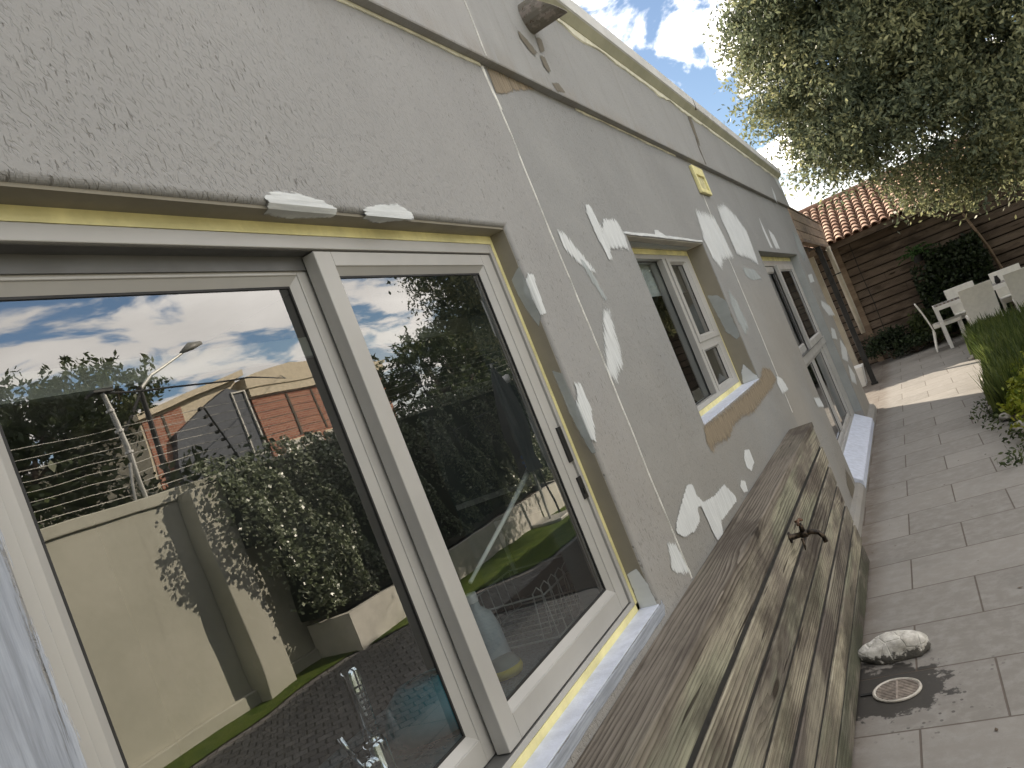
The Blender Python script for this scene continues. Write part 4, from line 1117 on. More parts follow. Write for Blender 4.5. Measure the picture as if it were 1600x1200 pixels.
# ------------------------------------------------------------------ white dining set
MAT['wicker'] = simple('white_wicker', (.82, .80, .74), .6, var=.05, scale=20, bump=.003, bscale=220)
def make_chair(loc, rz, label, src=None):
    c = empty('garden_chair', loc, label, 'chair', 'white woven chairs round the patio table', rz)
    # local: the sitter faces +y
    w_, d_, sh, top = .205, .20, .40, .80
    back = MB()
    n = 8; vs = []
    for i in range(n + 1):
        t = i / n; z = .28 + (top - .28) * t; y = -d_ + .0 - .10 * t ** 1.5
        ww = w_ + .012 * t
        for sx in (-1, 1):
            vs.append((sx * ww, y, z)); vs.append((sx * ww, y - .022, z))
    fs = []
    for i in range(n):
        a = i * 4
        fs += [(a, a + 2, a + 6, a + 4), (a + 1, a + 5, a + 7, a + 3), (a, a + 4, a + 5, a + 1), (a + 2, a + 3, a + 7, a + 6)]
    fs += [(0, 1, 3, 2), (n * 4, n * 4 + 2, n * 4 + 3, n * 4 + 1)]
    back.add(vs, fs); back.build('backrest', MAT['wicker'], c, bevel=.006)
    MB().box(-w_, w_, -d_ + .003, d_, sh - .055, sh).build('seat', MAT['wicker'], c, bevel=.010)
    for sx in (-1, 1):
        MB().tube([(sx * (w_ - .02), d_ - .025, sh - .05), (sx * (w_ - .01), d_ - .01, 0)], [.017, .012], 8).build('leg', MAT['wicker'], c)
        MB().tube([(sx * (w_ - .02), -d_ - .012, .30), (sx * (w_ - .005), -d_ - .075, 0)], [.017, .012], 8).build('leg', MAT['wicker'], c)
    return c
ch = make_chair((1.61, 13.22, 0), R(2), 'white chair with its back to the camera, left of the two near ones')
def chair_at(x, y, rz, label):
    c = ch.copy(); COL.objects.link(c); c.location = (x, y, 0); c.rotation_euler = (0, 0, rz); c['label'] = label
    for k in ch.children:
        d = k.copy(); COL.objects.link(d); d.parent = c
chair_at(2.22, 13.18, R(-3), 'white chair with its back to the camera, right of the two near ones')
chair_at(1.16, 13.80, R(-90), 'white chair seen from the side at the left end of the patio table')
chair_at(1.52, 14.22, R(180), 'white chair facing the camera on the far side of the table, near its left end')
chair_at(2.17, 14.22, R(178), 'white chair facing the camera on the far side of the table, further right')
tb = empty('patio_table', (2.3, 13.78, 0), 'long white patio table with a woven top standing in the shade', 'table')
MB().box(-1.22, 1.22, -.30, .30, .628, .66).build('table_top', simple('table_grey', (.24, .23, .21), .5, var=.1), tb, bevel=.003)
MB().ring(0, 1, 0, 1, 0, 0, 0, 0, 0, 0)
m = MB(); m.box(-1.24, 1.24, -.32, -.301, .60, .662); m.box(-1.24, 1.24, .301, .32, .60, .662); m.box(-1.24, -1.221, -.301, .301, .60, .662); m.box(1.221, 1.24, -.301, .301, .60, .662)
m.build('table_frame', MAT['white'], tb, bevel=.003)
for sx in (-1, 1):
    for sy in (-1, 1):
        MB().box(sx * 1.21 - .025, sx * 1.21 + .025, sy * .29 - .025, sy * .29 + .025, 0, .60).build('leg', MAT['white'], tb, bevel=.003)
rn = MB(); 
for k in range(8): rn.box(-1.20 + k * .055, -1.175 + k * .055, -.26, -.06, .663, .672)
tag(rn.build('table_mat', MAT['board'], None, (2.3, 13.78, 0)), 'dark slatted mat at the left end of the patio table', 'mat')
vz = MB().lathe([(0, 0), (.03, 0), (.04, .03), (.028, .08), (.022, .10), (.026, .115)], (0, 0, 0), 14)
tag(vz.build('vase', MAT['post'], None, (1.98, 13.72, .662), smooth=True), 'small dark vase on the patio table between the chairs', 'vase')

# ------------------------------------------------------------------ the wall across the garden (seen mirrored in the glass)
bwm = NT('garden_wall_plaster'); f = bwm.noise(1.3, 5, .6)
col = bwm.mix(bwm.rng(f, .3, .7), (.44, .435, .36), (.52, .51, .43))
col = bwm.mix(bwm.rng(bwm.noise(1, 5, .7, bwm.map((1, 4, .5))), .56, .8, 0, .4), col, (.25, .24, .20))
col = bwm.mix(bwm.rng(bwm.noise(40, 4, .7, bwm.map((1, 1, 3))), .66, .72, 0, .5), col, (.15, .14, .12))
MAT['gwall'] = bwm.fin(col, .85, bwm.bump(bwm.noise(30, 5, .6), .5, .006), spec=.2)
gw = empty('garden_wall', (5.0, 4, 0), 'beige plastered boundary wall across the garden, mirrored in the window', 'wall')
MB().box(-.10, .12, -14, 11.6, 0, 1.93).build('wall', MAT['gwall'], gw)
MB().box(-.13, .15, -14, 11.6, 1.93, 2.03).build('coping', MAT['gwall'], gw, bevel=.01)
MB().box(-.30, -.101, .78, 1.12, 0, 1.96).build('pillar', MAT['gwall'], gw, bevel=.01)
MB().box(-.16, -.101, -14, 11.6, 0, .12).build('footing', MAT['gwall'], gw, bevel=.01)
wl = empty('wall_light', (4.68, 5.16, 1.5), 'small pale lamp on the side of the garden wall pillar', 'lamp')
MB().box(-.03, .03, .0, .05, -.06, .06).build('housing', MAT['white'], wl, bevel=.006)
pl = empty('raised_planter', (4.6, 7.7, 0), 'low white rendered planter at the foot of the ivy', 'planter')
m = MB(); m.box(-.30, -.22, -2.1, 3.2, 0, .37); m.box(-.22, .26, -2.1, -2.02, 0, .37); m.box(-.22, .26, 3.12, 3.2, 0, .37)
m.build('planter_wall', simple('planter_white', (.60, .58, .52), .8, var=.12, scale=6, bump=.004, bscale=20), pl)
MB().box(-.219, .259, -2.01, 3.11, .01, .30).build('soil', bpy.data.materials['soil'], pl)
# electric fence
ef = empty('electric_fence', (5.0, 4, 2.03), 'eight-strand electric fence on top of the garden wall', 'fence')
MAT['galv'] = simple('galvanised', (.50, .50, .47), .45, metal=.4, var=.1)
MAT['wire'] = simple('fence_wire', (.45, .44, .40), .4, metal=.5)
for k in range(8):
    z = .07 + k * .088
    m = MB(); pts = [(.02 + .012 * k, -13.5 + j * 1.5, z + .006 * math.sin(j * 1.9)) for j in range(18)]
    m.tube(pts, .0035, 5); m.build('strand', MAT['wire'], ef)
for y, tall in ((.60, 1.0), (-6.2, .80), (8.6, .8)):
    p_ = MB().tube([(0, y, -.03), (.0, y - .04, .45), (.0, y - .09, tall)], .022, 10).build('post', MAT['galv'], ef)
    MB().tube([(.0, y - .14, -.02), (.0, y - .06, .34)], .016, 8).build('stay', MAT['galv'], p_)
    for k in range(3): MB().lathe([(0, 0), (.035, 0), (.035, .02), (0, .02)], (0, y - .04 - k * .022, .42 + k * .2), 10).build('clamp', MAT['white'], p_)
for y in (1.76, -2.8, 5.2):
    p_ = MB().tube([(0, y, -.02), (.03, y - .10, .38), (.05, y - .18, .68)], .010, 6).build('bracket', MAT['gasket'], ef)
    m = MB()
    for k in range(8):
        t = (.07 + k * .088) / .68; m.tube([(.02 + .012 * k - .02, y - .18 * t, .07 + k * .088), (.02 + .012 * k + .02, y - .18 * t, .07 + k * .088)], .018, 8)
    m.build('insulator', MAT['gasket'], p_)
ca = MB().tube([(4.99, 4.51, 3.03), (7, 8.2, 3.38), (12, 14.5, 4.4), (20, 23.2, 6.3)], .012, 5)
tag(ca.build('service_cable', MAT['gasket'], None), 'black overhead cable from the fence pole to the brick building', 'cable')
cap = MB().box(-.05, .05, -.10, .10, 0, .02).tube([(0, -.16, -.03), (0, .0, .03), (0, .14, .05)], .012, 6)
tag(cap.build('cable_bracket', MAT['gasket'], None, (5.0, 4.50, 3.035)), 'dark cable bracket on top of the tall fence post', 'bracket')

# closed parasol and iron brackets against the ivy
ps = empty('closed_parasol', (4.05, 9.5, 0), 'closed dark grey parasol standing on the lawn', 'parasol')
MB().tube([(0, 0, 0), (0, 0, 2.3)], .02, 10).build('pole', MAT['galv'], ps)
m = MB(); vs = []; n = 24
prof = [(.02, 2.25), (.07, 2.1), (.12, 1.7), (.15, 1.25), (.13, .95), (.16, .72)]
for r, z in prof:
    for k in range(n):
        a = 2 * math.pi * k / n; rr = r * (1 + .28 * math.cos(a * 6))
        vs.append((rr * math.cos(a), rr * math.sin(a), z))
m.add(vs, [(i * n + k, i * n + (k + 1) % n, (i + 1) * n + (k + 1) % n, (i + 1) * n + k) for i in range(len(prof) - 1) for k in range(n)])
m.build('canopy', simple('grey_canvas', (.07, .07, .068), .9), ps)
MB().box(-.25, .25, -.25, .25, 0, .05).build('base', MAT['galv'], ps, bevel=.01)
for i, (y, z, lab) in enumerate(((8.3, 1.62, 'black iron triangular bracket on the ivy wall'), (9.0, 1.68, 'second black iron bracket, beside the closed parasol'))):
    b1 = MB().tube([(4.30, y, z), (3.98, y, z + .02), (4.26, y, z - .22), (4.30, y, z)], .012, 6)
    tag(b1.build('wall_bracket', MAT['gasket'], None), lab, 'bracket')
gl_ = empty('globe_lamp', (4.15, 9.95, 0), 'garden lamp with a small white globe near the ivy', 'lamp')
MB().tube([(0, 0, 0), (0, 0, 2.0)], .015, 8).build('pole', MAT['gasket'], gl_)
MB().lathe([(0, 1.98), (.04, 2.0), (.055, 2.05), (.04, 2.10), (0, 2.115)], (0, 0, 0), 16).build('globe', MAT['white'], gl_, smooth=True)
# ------------------------------------------------------------------ street beyond the garden
bm_ = NT('red_brick'); bt = bm_.n('ShaderNodeTexBrick'); sw = bm_.sep(); cb2 = bm_.n('ShaderNodeCombineXYZ')
bm_.l(bm_.math('ADD', sw[0], sw[1]), cb2.inputs[0]); bm_.l(sw[2], cb2.inputs[1]); bm_.l(cb2.outputs[0], bt.inputs['Vector'])
for k, x in (('Scale', 1), ('Mortar Size', .012), ('Brick Width', .24), ('Row Height', .085)): bt.inputs[k].default_value = x
bt.inputs['Color1'].default_value = (.30, .085, .05, 1); bt.inputs['Color2'].default_value = (.42, .17, .10, 1); bt.inputs['Mortar'].default_value = (.40, .32, .26, 1)
c = bm_.mix(bm_.rng(bm_.noise(3, 5, .7), .4, .7, 0, .4), bt.outputs[0], (.45, .25, .18))
MAT['brick'] = bm_.fin(c, .85, spec=.2)
MAT['fcream'] = simple('cream_fascia', (.60, .52, .38), .7)
MAT['darkroof'] = simple('dark_sheeting', (.055, .065, .085), .6, var=.15)
MAT['louvre'] = simple('louvre_white', (.62, .60, .54), .6)
wb = empty('brick_building', (20, 24, 0), 'red brick warehouse with a cream fascia and white louvred shutters across the street', 'building')
MB().box(0, 10, -2.7, 5.3, 0, 5.7).build('wall', MAT['brick'], wb)
MB().box(-.15, 10, -2.8, 5.4, 5.70, 6.0).build('fascia', MAT['fcream'], wb)
m = MB(); m.prism([(-2.9, 6.0), (5.5, 6.0), (5.5, 6.1), (-.3, 6.72), (-2.9, 6.4)], lambda a, b, d: (d, a, b), -.2, 10); m.build('roof', MAT['fcream'], wb)
for y in (-.95, .55, 2.05, 3.55): MB().box(-.03, .01, y - .05, y + .05, 3.9, 5.6).build('expansion_joint', MAT['crack'], wb)
for y0, y1 in ((-2.1, -.05), (.35, 2.4), (2.8, 4.7)):
    fr_ = MB().box(-.06, .02, y0 - .05, y1 + .05, 2.0, 3.82).build('shutter', MAT['fcream'], wb)
    m = MB()
    for k in range(10): m.box(-.12, -.061, y0, y1, 2.05 + k * .175, 2.05 + k * .175 + .125)
    m.build('louvre', MAT['louvre'], fr_)
gb = empty('gabled_building', (20.2, 19, 0), 'brick and cream gabled building with a dark lean-to roof, beside the warehouse', 'building')
m = MB(); m.prism([(-2.3, 0), (2.1, 0), (2.1, 6.5), (-2.3, 5.75)], lambda a, b, d: (d, a, b), 0, 9); m.build('wall', MAT['fcream'], gb)
m = MB(); m.prism([(-2.2, 3.2), (-.5, 3.2), (-.5, 5.95), (-2.2, 5.66)], lambda a, b, d: (d, a, b), -.03, -.002); m.build('brick_panel', MAT['brick'], gb)
MB().box(-.05, -.031, -1.42, -1.32, 3.3, 5.80).build('downpipe', MAT['crack'], gb)
m = MB(); m.prism([(-2.5, 5.72), (2.2, 6.52), (2.2, 6.74), (-2.5, 5.94)], lambda a, b, d: (d, a, b), -.3, 9.2); m.build('roof', MAT['fcream'], gb)
m = MB(); m.prism([(-1.6, 0), (2.1, 0), (2.1, 5.9), (1.4, 6.2), (-1.3, 5.0), (-1.6, 4.0)], lambda a, b, d: (d, a, b), -.30, -.06); m.build('dark_cladding', MAT['darkroof'], gb)
MB().ring(1.45, 2.02, 3.6, 6.0, .05, .05, .05, .05, -.36, -.301).build('window', MAT['louvre'], gb)
lamp = empty('street_lamp', (10.5, 9.3, 0), 'tall street lamp with a long arm beyond the garden wall', 'street lamp')
MB().tube([(0, 0, 0), (0, 0, 3), (0, .06, 4.45)], [.07, .055, .045], 10).build('pole', MAT['gasket'], lamp)
MB().tube([(0, .06, 4.40), (0, .35, 4.62), (0, 1.0, 4.86), (0, 1.30, 4.98)], [.035, .03, .022, .02], 8).build('arm', MAT['galv'], lamp)
MB().tube([(0, 1.2, 4.96), (0, 1.45, 5.05), (0, 1.70, 5.08)], [.03, .10, .05], 10, squash=.6).build('head', simple('lamp_head', (.20, .20, .18), .5), lamp, smooth=True)
MB().tube([(0, .06, 4.35), (0, -.9, 3.3)], .03, 6).build('stay', MAT['gasket'], lamp)

# ------------------------------------------------------------------ foliage
def leaf_cloud(rng, centers, normals, size, jitter=.9, aspect=.42, tone=None, droop=0.0):
    """one pointed leaf (two triangles folded into a quad) per centre"""
    n = len(centers)
    d = rng.normal(size=(n, 3)); d[:, 2] -= droop
    q = rng.normal(size=(n, 3))
    if normals is not None:
        q = q * jitter + normals * (1 - jitter) * 2
        d = d - q * ((d * q).sum(1) / (q * q).sum(1))[:, None]
    d /= np.linalg.norm(d, axis=1)[:, None] + 1e-9
    e = np.cross(d, q); e /= np.linalg.norm(e, axis=1)[:, None] + 1e-9
    s = size * rng.uniform(.6, 1.3, n)
    L = d * s[:, None]; Wd = e * (s * aspect)[:, None]
    v = np.stack([centers - L * .5, centers + Wd * .5 - L * .05, centers + L * .5, centers - Wd * .5 - L * .05], 1).reshape(-1, 3)
    f = np.arange(n * 4).reshape(n, 4)
    if tone is None: tone = rng.uniform(0, 1, n)
    return v, f, tone
def crown_points(rng, lobes, nclump, per, spread, shell=.55, droop=.0, drooplen=.0):
    vol = np.array([l[3] * l[4] * l[5] for l in lobes]) ** .75; pr = vol / vol.sum()
    C = []; T = []
    idx = rng.choice(len(lobes), nclump, p=pr)
    for i in idx:
        l = lobes[i]; d = rng.normal(size=3); d /= np.linalg.norm(d)
        r = shell + (1 - shell) * rng.random() ** .6
        r *= 1 + .10 * math.sin(7 * d[0] + 3 * i) * math.cos(6 * d[2] + i)
        c = np.array(l[:3]) + d * np.array(l[3:6]) * r
        ct = rng.uniform(.15, .85)
        k = max(4, int(per * rng.uniform(.5, 1.5)))
        sp = spread * rng.uniform(.6, 1.4)
        # each clump is a handful of short twigs
        nt_ = max(2, k // 14)
        dirs = rng.normal(size=(nt_, 3)) + d * .8; dirs[:, 2] -= droop
        dirs /= np.linalg.norm(dirs, axis=1)[:, None]
        ti = rng.integers(0, nt_, k); t = rng.random(k)
        p = c + dirs[ti] * (t * sp * 2)[:, None] + rng.normal(size=(k, 3)) * sp * .16
        p[:, 2] -= drooplen * t ** 2
        C.append(p); T.append(np.clip(ct + rng.normal(size=k) * .16, 0, 1))
    return np.concatenate(C), np.concatenate(T)
def limb_mesh(rg, base, top, r0, targets, forks=2):
    m = MB()
    mid = Vector(base).lerp(Vector(top), .5) + Vector((rg.uniform(-.12, .12), rg.uniform(-.12, .12), 0))
    m.tube([base, mid, top], [r0, r0 * .8, r0 * .62], 12)
    for t in targets:
        s_ = Vector(base).lerp(Vector(top), rg.uniform(.55, 1.0)); e_ = Vector(t)
        a = s_.lerp(e_, .35) + Vector((rg.uniform(-.15, .15), rg.uniform(-.15, .15), rg.uniform(.05, .3)))
        b = s_.lerp(e_, .7) + Vector((rg.uniform(-.2, .2), rg.uniform(-.2, .2), rg.uniform(-.05, .25)))
        m.tube([s_, a, b, e_], [r0 * .42, r0 * .30, r0 * .18, r0 * .05], 8)
        for _ in range(forks):
            q = b.lerp(a, rg.random()); e2 = q + Vector((rg.uniform(-1, 1), rg.uniform(-1, 1), rg.uniform(-.6, .8))) * .6 * (e_ - s_).length * .5
            m.tube([q, q.lerp(e2, .5) + Vector((0, 0, .05)), e2], [r0 * .16, r0 * .1, r0 * .03], 6)
    return m
MAT['bark'] = simple('bark', (.10, .075, .055), .9, var=.35, scale=9, bump=.02, bscale=14)
def tree(name, label, base, top, r0, lobes, nclump, per, spread, size, mat, seed, group=None, droop=0.1, drooplen=0, shell=.5, cat='tree', forks=2, aspect=.42, extra=None):
    rng = np.random.default_rng(seed); rg = random.Random(seed)
    t = empty(name, base, label, cat, group)
    b = Vector(base)
    tg = [tuple(Vector(l[:3]) + Vector((rg.uniform(-.4, .4) * l[3], rg.uniform(-.4, .4) * l[4], rg.uniform(-.2, .5) * l[5]))) for l in lobes for _ in range(2)]
    o = limb_mesh(rg, base, top, r0, tg, forks).build('trunk', MAT['bark'], t); o.location = -b
    P, T = crown_points(rng, lobes, nclump, per, spread, shell, droop, drooplen)
    if extra: 
        P2, T2 = extra(rng); P = np.concatenate([P, P2]); T = np.concatenate([T, T2])
    v, f, T = leaf_cloud(rng, P, None, size, 1, aspect, T, droop)
    o = npmesh('crown', v - np.array(base), f, mat, t, {'tone': T})
    return t
MAT['olive'] = leaf_mat('olive_leaves', (.060, .078, .052), (.145, .17, .10), (.42, .41, .21), rough=.5, trans=.48, spec=.25)
MAT['darkleaf'] = leaf_mat('dark_leaves', (.025, .040, .016), (.050, .075, .025), (.10, .12, .04), trans=.3)
MAT['ivy'] = leaf_mat('ivy_leaves', (.045, .06, .025), (.15, .19, .09), (.42, .46, .34), rough=.36, trans=.2, spec=1.0)
MAT['lime'] = leaf_mat('lime_leaves', (.07, .11, .012), (.19, .23, .02), (.38, .38, .05), trans=.45)
MAT['blade'] = leaf_mat('grass_blades', (.025, .042, .012), (.062, .092, .020), (.20, .23, .06), trans=.4)
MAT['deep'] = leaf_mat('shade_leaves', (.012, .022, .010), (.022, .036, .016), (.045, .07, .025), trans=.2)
MAT['fern'] = leaf_mat('fern_leaves', (.03, .08, .02), (.06, .14, .04), (.12, .22, .07), trans=.4)

# the big overhanging tree
lobes = [(3.2, 11.5, 4.4, 2.2, 2.0, 1.9), (1.35, 11.2, 4.2, 1.2, 1.2, 1.15), (.75, 11.2, 3.55, .6, .8, .55), (1.9, 11.0, 5.5, 1.6, 1.5, 1.0), (.55, 11.3, 4.35, .6, .7, .6),
         (1.45, 10.9, 3.3, .8, .85, .5), (2.3, 10.8, 2.6, .8, .9, .55), (3.3, 10.6, 2.6, 1.1, .9, .7), (4.5, 11.5, 4.1, 1.2, 1.1, 1.2), (3.2, 11.2, 6.5, 2.0, 1.8, 1.1), (.95, 11.4, 5.0, .9, .9, .75), (2.6, 10.8, 3.4, .9, .9, .9)]
def hanging(rng):
    C = []; T = []
    for k in range(260):
        x = rng.uniform(.9, 3.4); y = rng.uniform(10.5, 11.4)
        env = 1.62 + .26 * abs(math.sin(x * 5.3)) + .2 * rng.random() + 1.6 * max(0, 1.35 - x)
        z0 = env + rng.uniform(.5, .9); L = z0 - env
        n = 34; t = rng.random(n)
        dx, dy = rng.normal(size=2) * .12
        p = np.stack([x + dx * t, y + dy * t, z0 - L * t], 1) + rng.normal(size=(n, 3)) * .045
        C.append(p); T.append(np.clip(rng.uniform(.35, .9) + rng.normal(size=n) * .15, 0, 1))
    return np.concatenate(C), np.concatenate(T)
tree('overhanging_tree', 'large grey-green tree overhanging the patio at the upper right', (3.9, 12.4, 0), (3.6, 12.0, 3.4), .20, lobes, 1150, 300, .25, .068, MAT['olive'], 5, droop=.35, drooplen=.12, shell=.35, forks=3, extra=hanging)

# trees across the wall, mirrored in the window
G_ = 'trees beyond the garden wall'
tree('garden_tree', 'dark broad-leaved tree beyond the garden wall, leftmost in the reflection', (8.6, 5.6, 0), (8.6, 5.6, 2.2), .16, [(8.6, 5.9, 3.3, 1.2, 1.1, .75), (8.4, 4.3, 3.1, 1.1, 1.2, .8)], 330, 60, .2, .11, MAT['darkleaf'], 21, G_, aspect=.4)
tree('garden_tree', 'tall dark tree beyond the garden wall behind the parasol', (10.5, 18.2, 0), (10.5, 18.2, 2.8), .22, [(10.5, 18.9, 3.5, 1.7, 2.0, 1.1), (10.2, 20.8, 3.7, 1.6, 2.0, 1.5), (10.8, 23.3, 3.4, 1.6, 2.0, 1.6)], 620, 60, .26, .14, MAT['darkleaf'], 23, G_)
tree('garden_tree', 'far rounded tree top rising behind the others on the left of the reflection', (30, 23, 0), (30, 23, 5), .4, [(30, 23.2, 9.0, 2.0, 2.2, 1.6), (30, 20, 8.2, 2.2, 3.0, 1.0)], 160, 40, .5, .35, MAT['darkleaf'], 25, G_)
def mass(name, label, boxes, n, size, mat, seed, kind=None, cat='blocker_hedge', aspect=.6, group=None, rough=.0, base=None):
    rng = np.random.default_rng(seed); P = []; 
    tot = sum(b[6] if len(b) > 6 else 1 for b in boxes)
    for b in boxes:
        k = int(n * (b[6] if len(b) > 6 else 1) / tot)
        p = rng.uniform(size=(k, 3)) * (np.array(b[3:6]) - np.array(b[:3])) + np.array(b[:3])
        bump = .14 * np.sin(p[:, 1] * 5 + p[:, 2] * 3) + .1 * np.sin(p[:, 1] * 11 + 2 * p[:, 0])
        p[:, 2] += bump * (p[:, 2] - b[2]) / max(.2, (b[5] - b[2]))
        P.append(p)
    P = np.concatenate(P)
    v, f, T = leaf_cloud(rng, P, None, size, 1, aspect, None, .2)
    b0 = np.array(base if base is not None else [P[:, 0].mean(), P[:, 1].mean(), P[:, 2].min()])
    o = npmesh(name, v - b0, f, mat, None, {'tone': T}, loc=tuple(b0))
    return tag(o, label, cat, group, kind)
mass('boundary_shrubbery', 'dark shrubs massed behind the garden wall', [(6.2, 1, 1.0, 7.6, 5.6, 2.65, 3), (6.2, 5.6, 1.0, 7.4, 7.6, 2.35, 1.2), (6.4, 13.5, 1.0, 8.0, 20, 2.7, 2)], 13000, .11, MAT['darkleaf'], 31, 'stuff', 'shrubs')
# ivy on the garden wall
rng = np.random.default_rng(41)
n = 60000
y = rng.uniform(4.86, 14.5, n); z = rng.uniform(.40, 2.14, n)
edge = 4.90 + np.clip((1.62 - z) / 1.15, 0, 1) * .62 + .05 * np.sin(z * 17)
keep = y > edge + rng.normal(size=n) * .05
bulge = .46 + .10 * np.sin(y * 4) * np.sin(z * 5) + .06 * np.sin(y * 13 + z * 7) - .16 * np.clip((z - 1.85) / .25, 0, 1) - .2 * np.clip((y - 6.0), 0, 1)
x = 4.86 - bulge * (rng.random(n) ** .3)
P = np.stack([x, y, z + .03 * np.sin(y * 9)], 1)[keep]
P2 = P[:10]
P = np.concatenate([P, P2])
v, f, T = leaf_cloud(rng, P, np.tile([-.7, .25, .55], (len(P), 1)), .042, .62, .75)
b0 = np.array([4.7, 9, .3])
iv = npmesh('ivy_hedge', v - b0, f, MAT['ivy'], None, {'tone': T}, loc=tuple(b0))
tag(iv, 'thick glossy dark green ivy covering the garden wall', 'ivy')
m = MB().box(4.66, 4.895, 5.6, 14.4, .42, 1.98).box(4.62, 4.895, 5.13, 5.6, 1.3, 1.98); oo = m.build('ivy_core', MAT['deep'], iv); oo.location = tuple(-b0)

# planting bed by the path
rng = np.random.default_rng(51)
def bed_edge(y): return 1.12 + .16 * np.clip((y - 8.6) / 1.2, 0, 1) + .06 * np.sin(y * 3.1) - .1 * np.clip(6.2 - y, 0, 1)
soilp = [(float(bed_edge(t)) + .03, t) for t in np.linspace(5.6, 12.6, 30)] + [(2.9, 12.6), (2.9, 5.6)]
tag(ground_sheet('flower_bed_soil', soilp, .008, bpy.data.materials['soil']), kind='structure')
def blades(n, ysp, xw, h, seed, mat, name, label, lean=.35, width=.010, kind='stuff', cat='grass'):
    rng = np.random.default_rng(seed)
    nt_ = n // 26
    ty = rng.uniform(ysp[0], ysp[1], nt_); tx = bed_edge(ty) + .06 + rng.random(nt_) ** 1.3 * xw
    ti = rng.integers(0, nt_, n)
    a = rng.uniform(0, 6.283, n); ln = rng.uniform(.1, 1, n) * lean
    hh = h * rng.uniform(.5, 1.15, n) * rng.uniform(.75, 1.2, nt_)[ti]
    bx_ = tx[ti] + rng.normal(size=n) * .03; by_ = ty[ti] + rng.normal(size=n) * .03
    dx, dy = np.cos(a), np.sin(a); px, py = -dy * width, dx * width
    z0 = np.full(n, .01)
    def P(t): 
        r = ln * hh * t ** 2; return bx_ + dx * r, by_ + dy * r, z0 + hh * (t - .22 * ln * t ** 2)
    V = []
    for t, ww in ((0, 1), (.5, .9), (1, .12)):
        X, Y_, Z = P(t); V += [np.stack([X - px * ww, Y_ - py * ww, Z], 1), np.stack([X + px * ww, Y_ + py * ww, Z], 1)]
    V = np.stack(V, 1).reshape(-1, 3); b = np.arange(n)[:, None] * 6
    F_ = np.concatenate([b + np.array([[0, 1, 3, 2]]), b + np.array([[2, 3, 5, 4]])], 0)
    T = rng.uniform(0, 1, nt_)[ti] * .6 + rng.random(n) * .4
    o = npmesh(name, V, F_, mat, None, {'tone': np.concatenate([T, T])})
    return tag(o, label, cat, None, kind)
blades(30000, (7.4, 12.5), 1.5, .35, 61, MAT['blade'], 'bed_grass', 'long green grass-like leaves in the bed beside the path')
def shrub(name, label, c, r, n, size, mat, seed, cat='shrub', group=None, aspect=.5):
    rng = np.random.default_rng(seed); rg = random.Random(seed)
    t = empty(name, (c[0], c[1], 0), label, cat, group)
    nc = max(8, n // 40); d = rng.normal(size=(nc, 3)); d /= np.linalg.norm(d, axis=1)[:, None]; d[:, 2] = np.abs(d[:, 2]) * 1.0 - .25
    cc = np.array([0, 0, c[2]]) + d * np.array(r) * (rng.uniform(.45, 1.0, nc) ** .6)[:, None]
    ti = rng.integers(0, nc, n); P = cc[ti] + rng.normal(size=(n, 3)) * np.array(r) * .14
    P[:, 2] = np.maximum(P[:, 2], .03)
    T = np.clip(rng.uniform(.1, .9, nc)[ti] + rng.normal(size=n) * .15, 0, 1)
    v, f, T = leaf_cloud(rng, P, None, size, 1, aspect, T, -.2)
    npmesh('leaves', v, f, mat, t, {'tone': T})
    m = MB()
    for k in range(9):
        e_ = cc[rg.randrange(nc)]; m.tube([(0, 0, 0), tuple(e_ * np.array([.4, .4, .5])), tuple(e_)], [.012, .008, .003], 5)
    m.build('stems', MAT['bark'], t)
    return t
S_ = 'yellow-green shrubs edging the bed'
shrub('lime_shrub', 'bright yellow-green shrub nearest the camera at the right edge of the path', (1.45, 6.35, .16), (.30, .40, .26), 1500, .055, MAT['lime'], 71, group=S_)
shrub('lime_shrub', 'bright yellow-green shrub in the middle of the three by the path', (1.44, 7.1, .17), (.30, .42, .25), 1500, .055, MAT['lime'], 72, group=S_)
shrub('lime_shrub', 'bright yellow-green shrub furthest along the bed, next to the long grass', (1.42, 7.85, .17), (.26, .40, .22), 1300, .05, MAT['lime'], 73, group=S_)
# trailing dark stems spilling on the paving
rng = np.random.default_rng(81)
yy = rng.uniform(5.75, 8.4, 420); P = np.stack([bed_edge(yy) - rng.random(420) ** 2 * .17, yy, rng.uniform(.01, .07, 420)], 1)
v, f, T = leaf_cloud(rng, P, None, .042, 1, .45)
tag(npmesh('trailing_leaves', v, f, MAT['darkleaf'], None, {'tone': T}), 'dark leaves and twigs spilling from the bed onto the pavers', 'leaves', None, 'stuff')
yy = rng.uniform(2.2, 9.8, 90); sd_ = rng.random(90) < .5
P = np.stack([np.where(sd_, .03 + rng.random(90) ** 2 * .35, 1.05 - rng.random(90) ** 2 * .5), np.where(sd_, np.maximum(yy, 4.8), yy), np.full(90, .004)], 1)
v, f, T = leaf_cloud(rng, P, None, .024, 1, .5); v[:, 2] = .0035 + np.abs(v[:, 2] - .004) * .3
tag(npmesh('fallen_leaves', v, f, MAT['bark'], None, {'tone': T}), 'small dry leaves and specks scattered on the pavers', 'leaves', None, 'stuff')
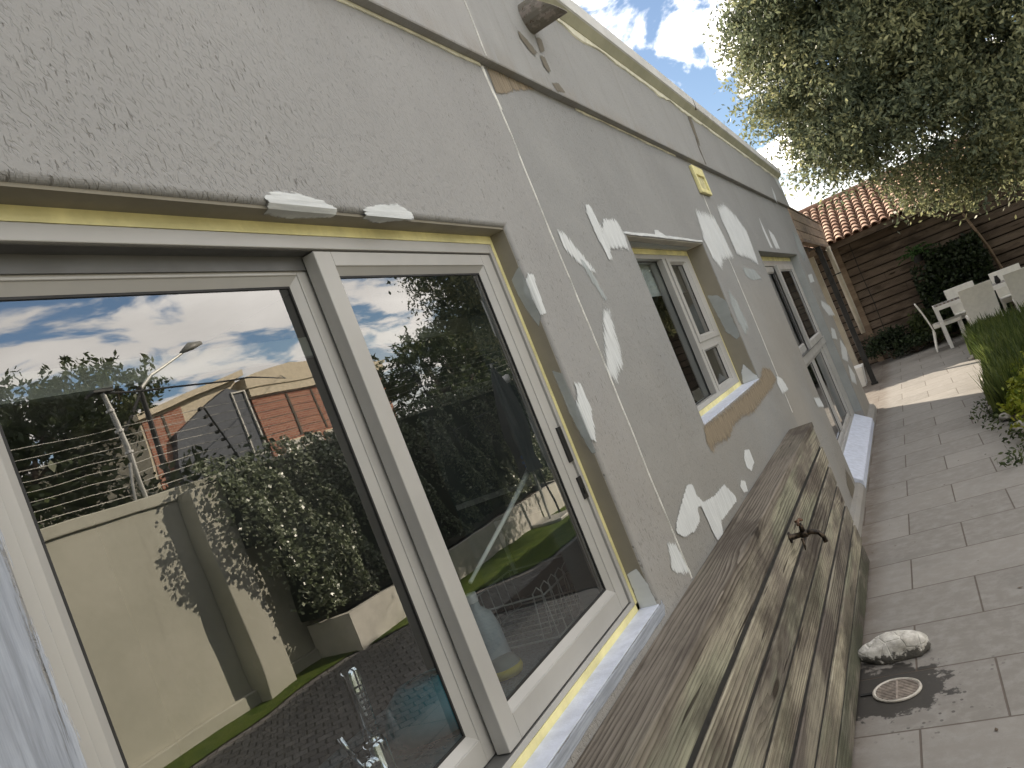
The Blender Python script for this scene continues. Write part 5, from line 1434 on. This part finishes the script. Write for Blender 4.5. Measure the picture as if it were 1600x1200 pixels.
# edging stones
MAT['edge_rock'] = simple('edging_stone', (.40, .38, .34), .9, var=.25, scale=12, bump=.01, bscale=30)
proto = rock('edging_stone', (0, 0, 0), (.10, .075, .055), MAT['edge_rock'], 9, 0, 3)
words = ['nearest the camera', 'second from the near end', 'third from the near end', 'fourth from the near end', 'fifth, beside the last yellow-green shrub', 'sixth from the near end', 'where the path is first sunlit', 'second in the sunlit stretch', 'third in the sunlit stretch', 'last but three', 'last but two', 'last but one', 'at the far end of the bed']
rg = random.Random(9)
ysx = [6.2, 6.75, 7.3, 7.75, 8.1, 8.4, 8.75, 9.1, 9.45, 9.9, 10.4, 10.9, 11.5]
for i, yv in enumerate(ysx):
    o = proto if i == 0 else proto.copy()
    if i: COL.objects.link(o)
    o.location = (float(bed_edge(yv)) + rg.uniform(.0, .05), yv, .03); o.rotation_euler = (0, 0, rg.uniform(0, 3)); s_ = rg.uniform(.65, 1.25); o.scale = (s_, s_ * rg.uniform(.8, 1.2), s_)
    tag(o, 'pale rough edging stone of the bed, ' + words[i], 'stone', 'stones edging the planting bed')
# planting in front of the weatherboards
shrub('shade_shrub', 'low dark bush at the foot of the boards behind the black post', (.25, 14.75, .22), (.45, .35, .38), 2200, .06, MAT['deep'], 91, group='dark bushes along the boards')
shrub('shade_shrub', 'dark green bush behind the chair at the end of the table', (.98, 14.85, .28), (.38, .30, .42), 2200, .06, MAT['darkleaf'], 92, group='dark bushes along the boards')
shrub('shade_shrub', 'small dark bush between the other two along the boards', (.62, 14.6, .12), (.35, .25, .22), 1400, .05, MAT['deep'], 95, group='dark bushes along the boards')
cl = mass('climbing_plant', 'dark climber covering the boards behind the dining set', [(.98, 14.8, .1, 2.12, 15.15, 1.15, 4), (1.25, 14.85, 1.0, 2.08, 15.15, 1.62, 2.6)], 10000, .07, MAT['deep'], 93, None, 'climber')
MB().tube([(.0, .1, -.1), (-.1, .1, .6), (.1, .1, 1.2)], [.05, .04, .02], 8).build('stem', MAT['bark'], cl)
# fern hanging on the boards
def fern(loc, label, seed, L=.42, n=22):
    rng = np.random.default_rng(seed); V = []; 
    t = empty('fern', loc, label, 'fern'); P = []
    for k in range(n):
        a = rng.uniform(0, 6.283); el = rng.uniform(.1, 1.2); l = L * rng.uniform(.6, 1.1)
        tt = np.repeat(np.linspace(.1, 1, 16), 2)
        r = l * tt * math.cos(el); z = l * tt * math.sin(el) - .5 * l * tt ** 2
        side = np.tile([-1, 1], 16) * .03 * (1 - tt * .6)
        P.append(np.stack([np.cos(a) * r - np.sin(a) * side, -abs(np.sin(a)) * r * .6, z], 1))
    P = np.concatenate(P); v, f, T = leaf_cloud(rng, P, None, .06, 1, .3)
    npmesh('fronds', v, f, MAT['fern'], t, {'tone': T})
    MB().lathe([(0, -.12), (.07, -.12), (.09, .0), (.08, .0), (0, -.02)], (0, 0, 0), 14).build('pot', MAT['post'], t)
fern((1.17, 15.0, 1.50), 'bright green fern hanging on the boards left of the dark climber', 94)
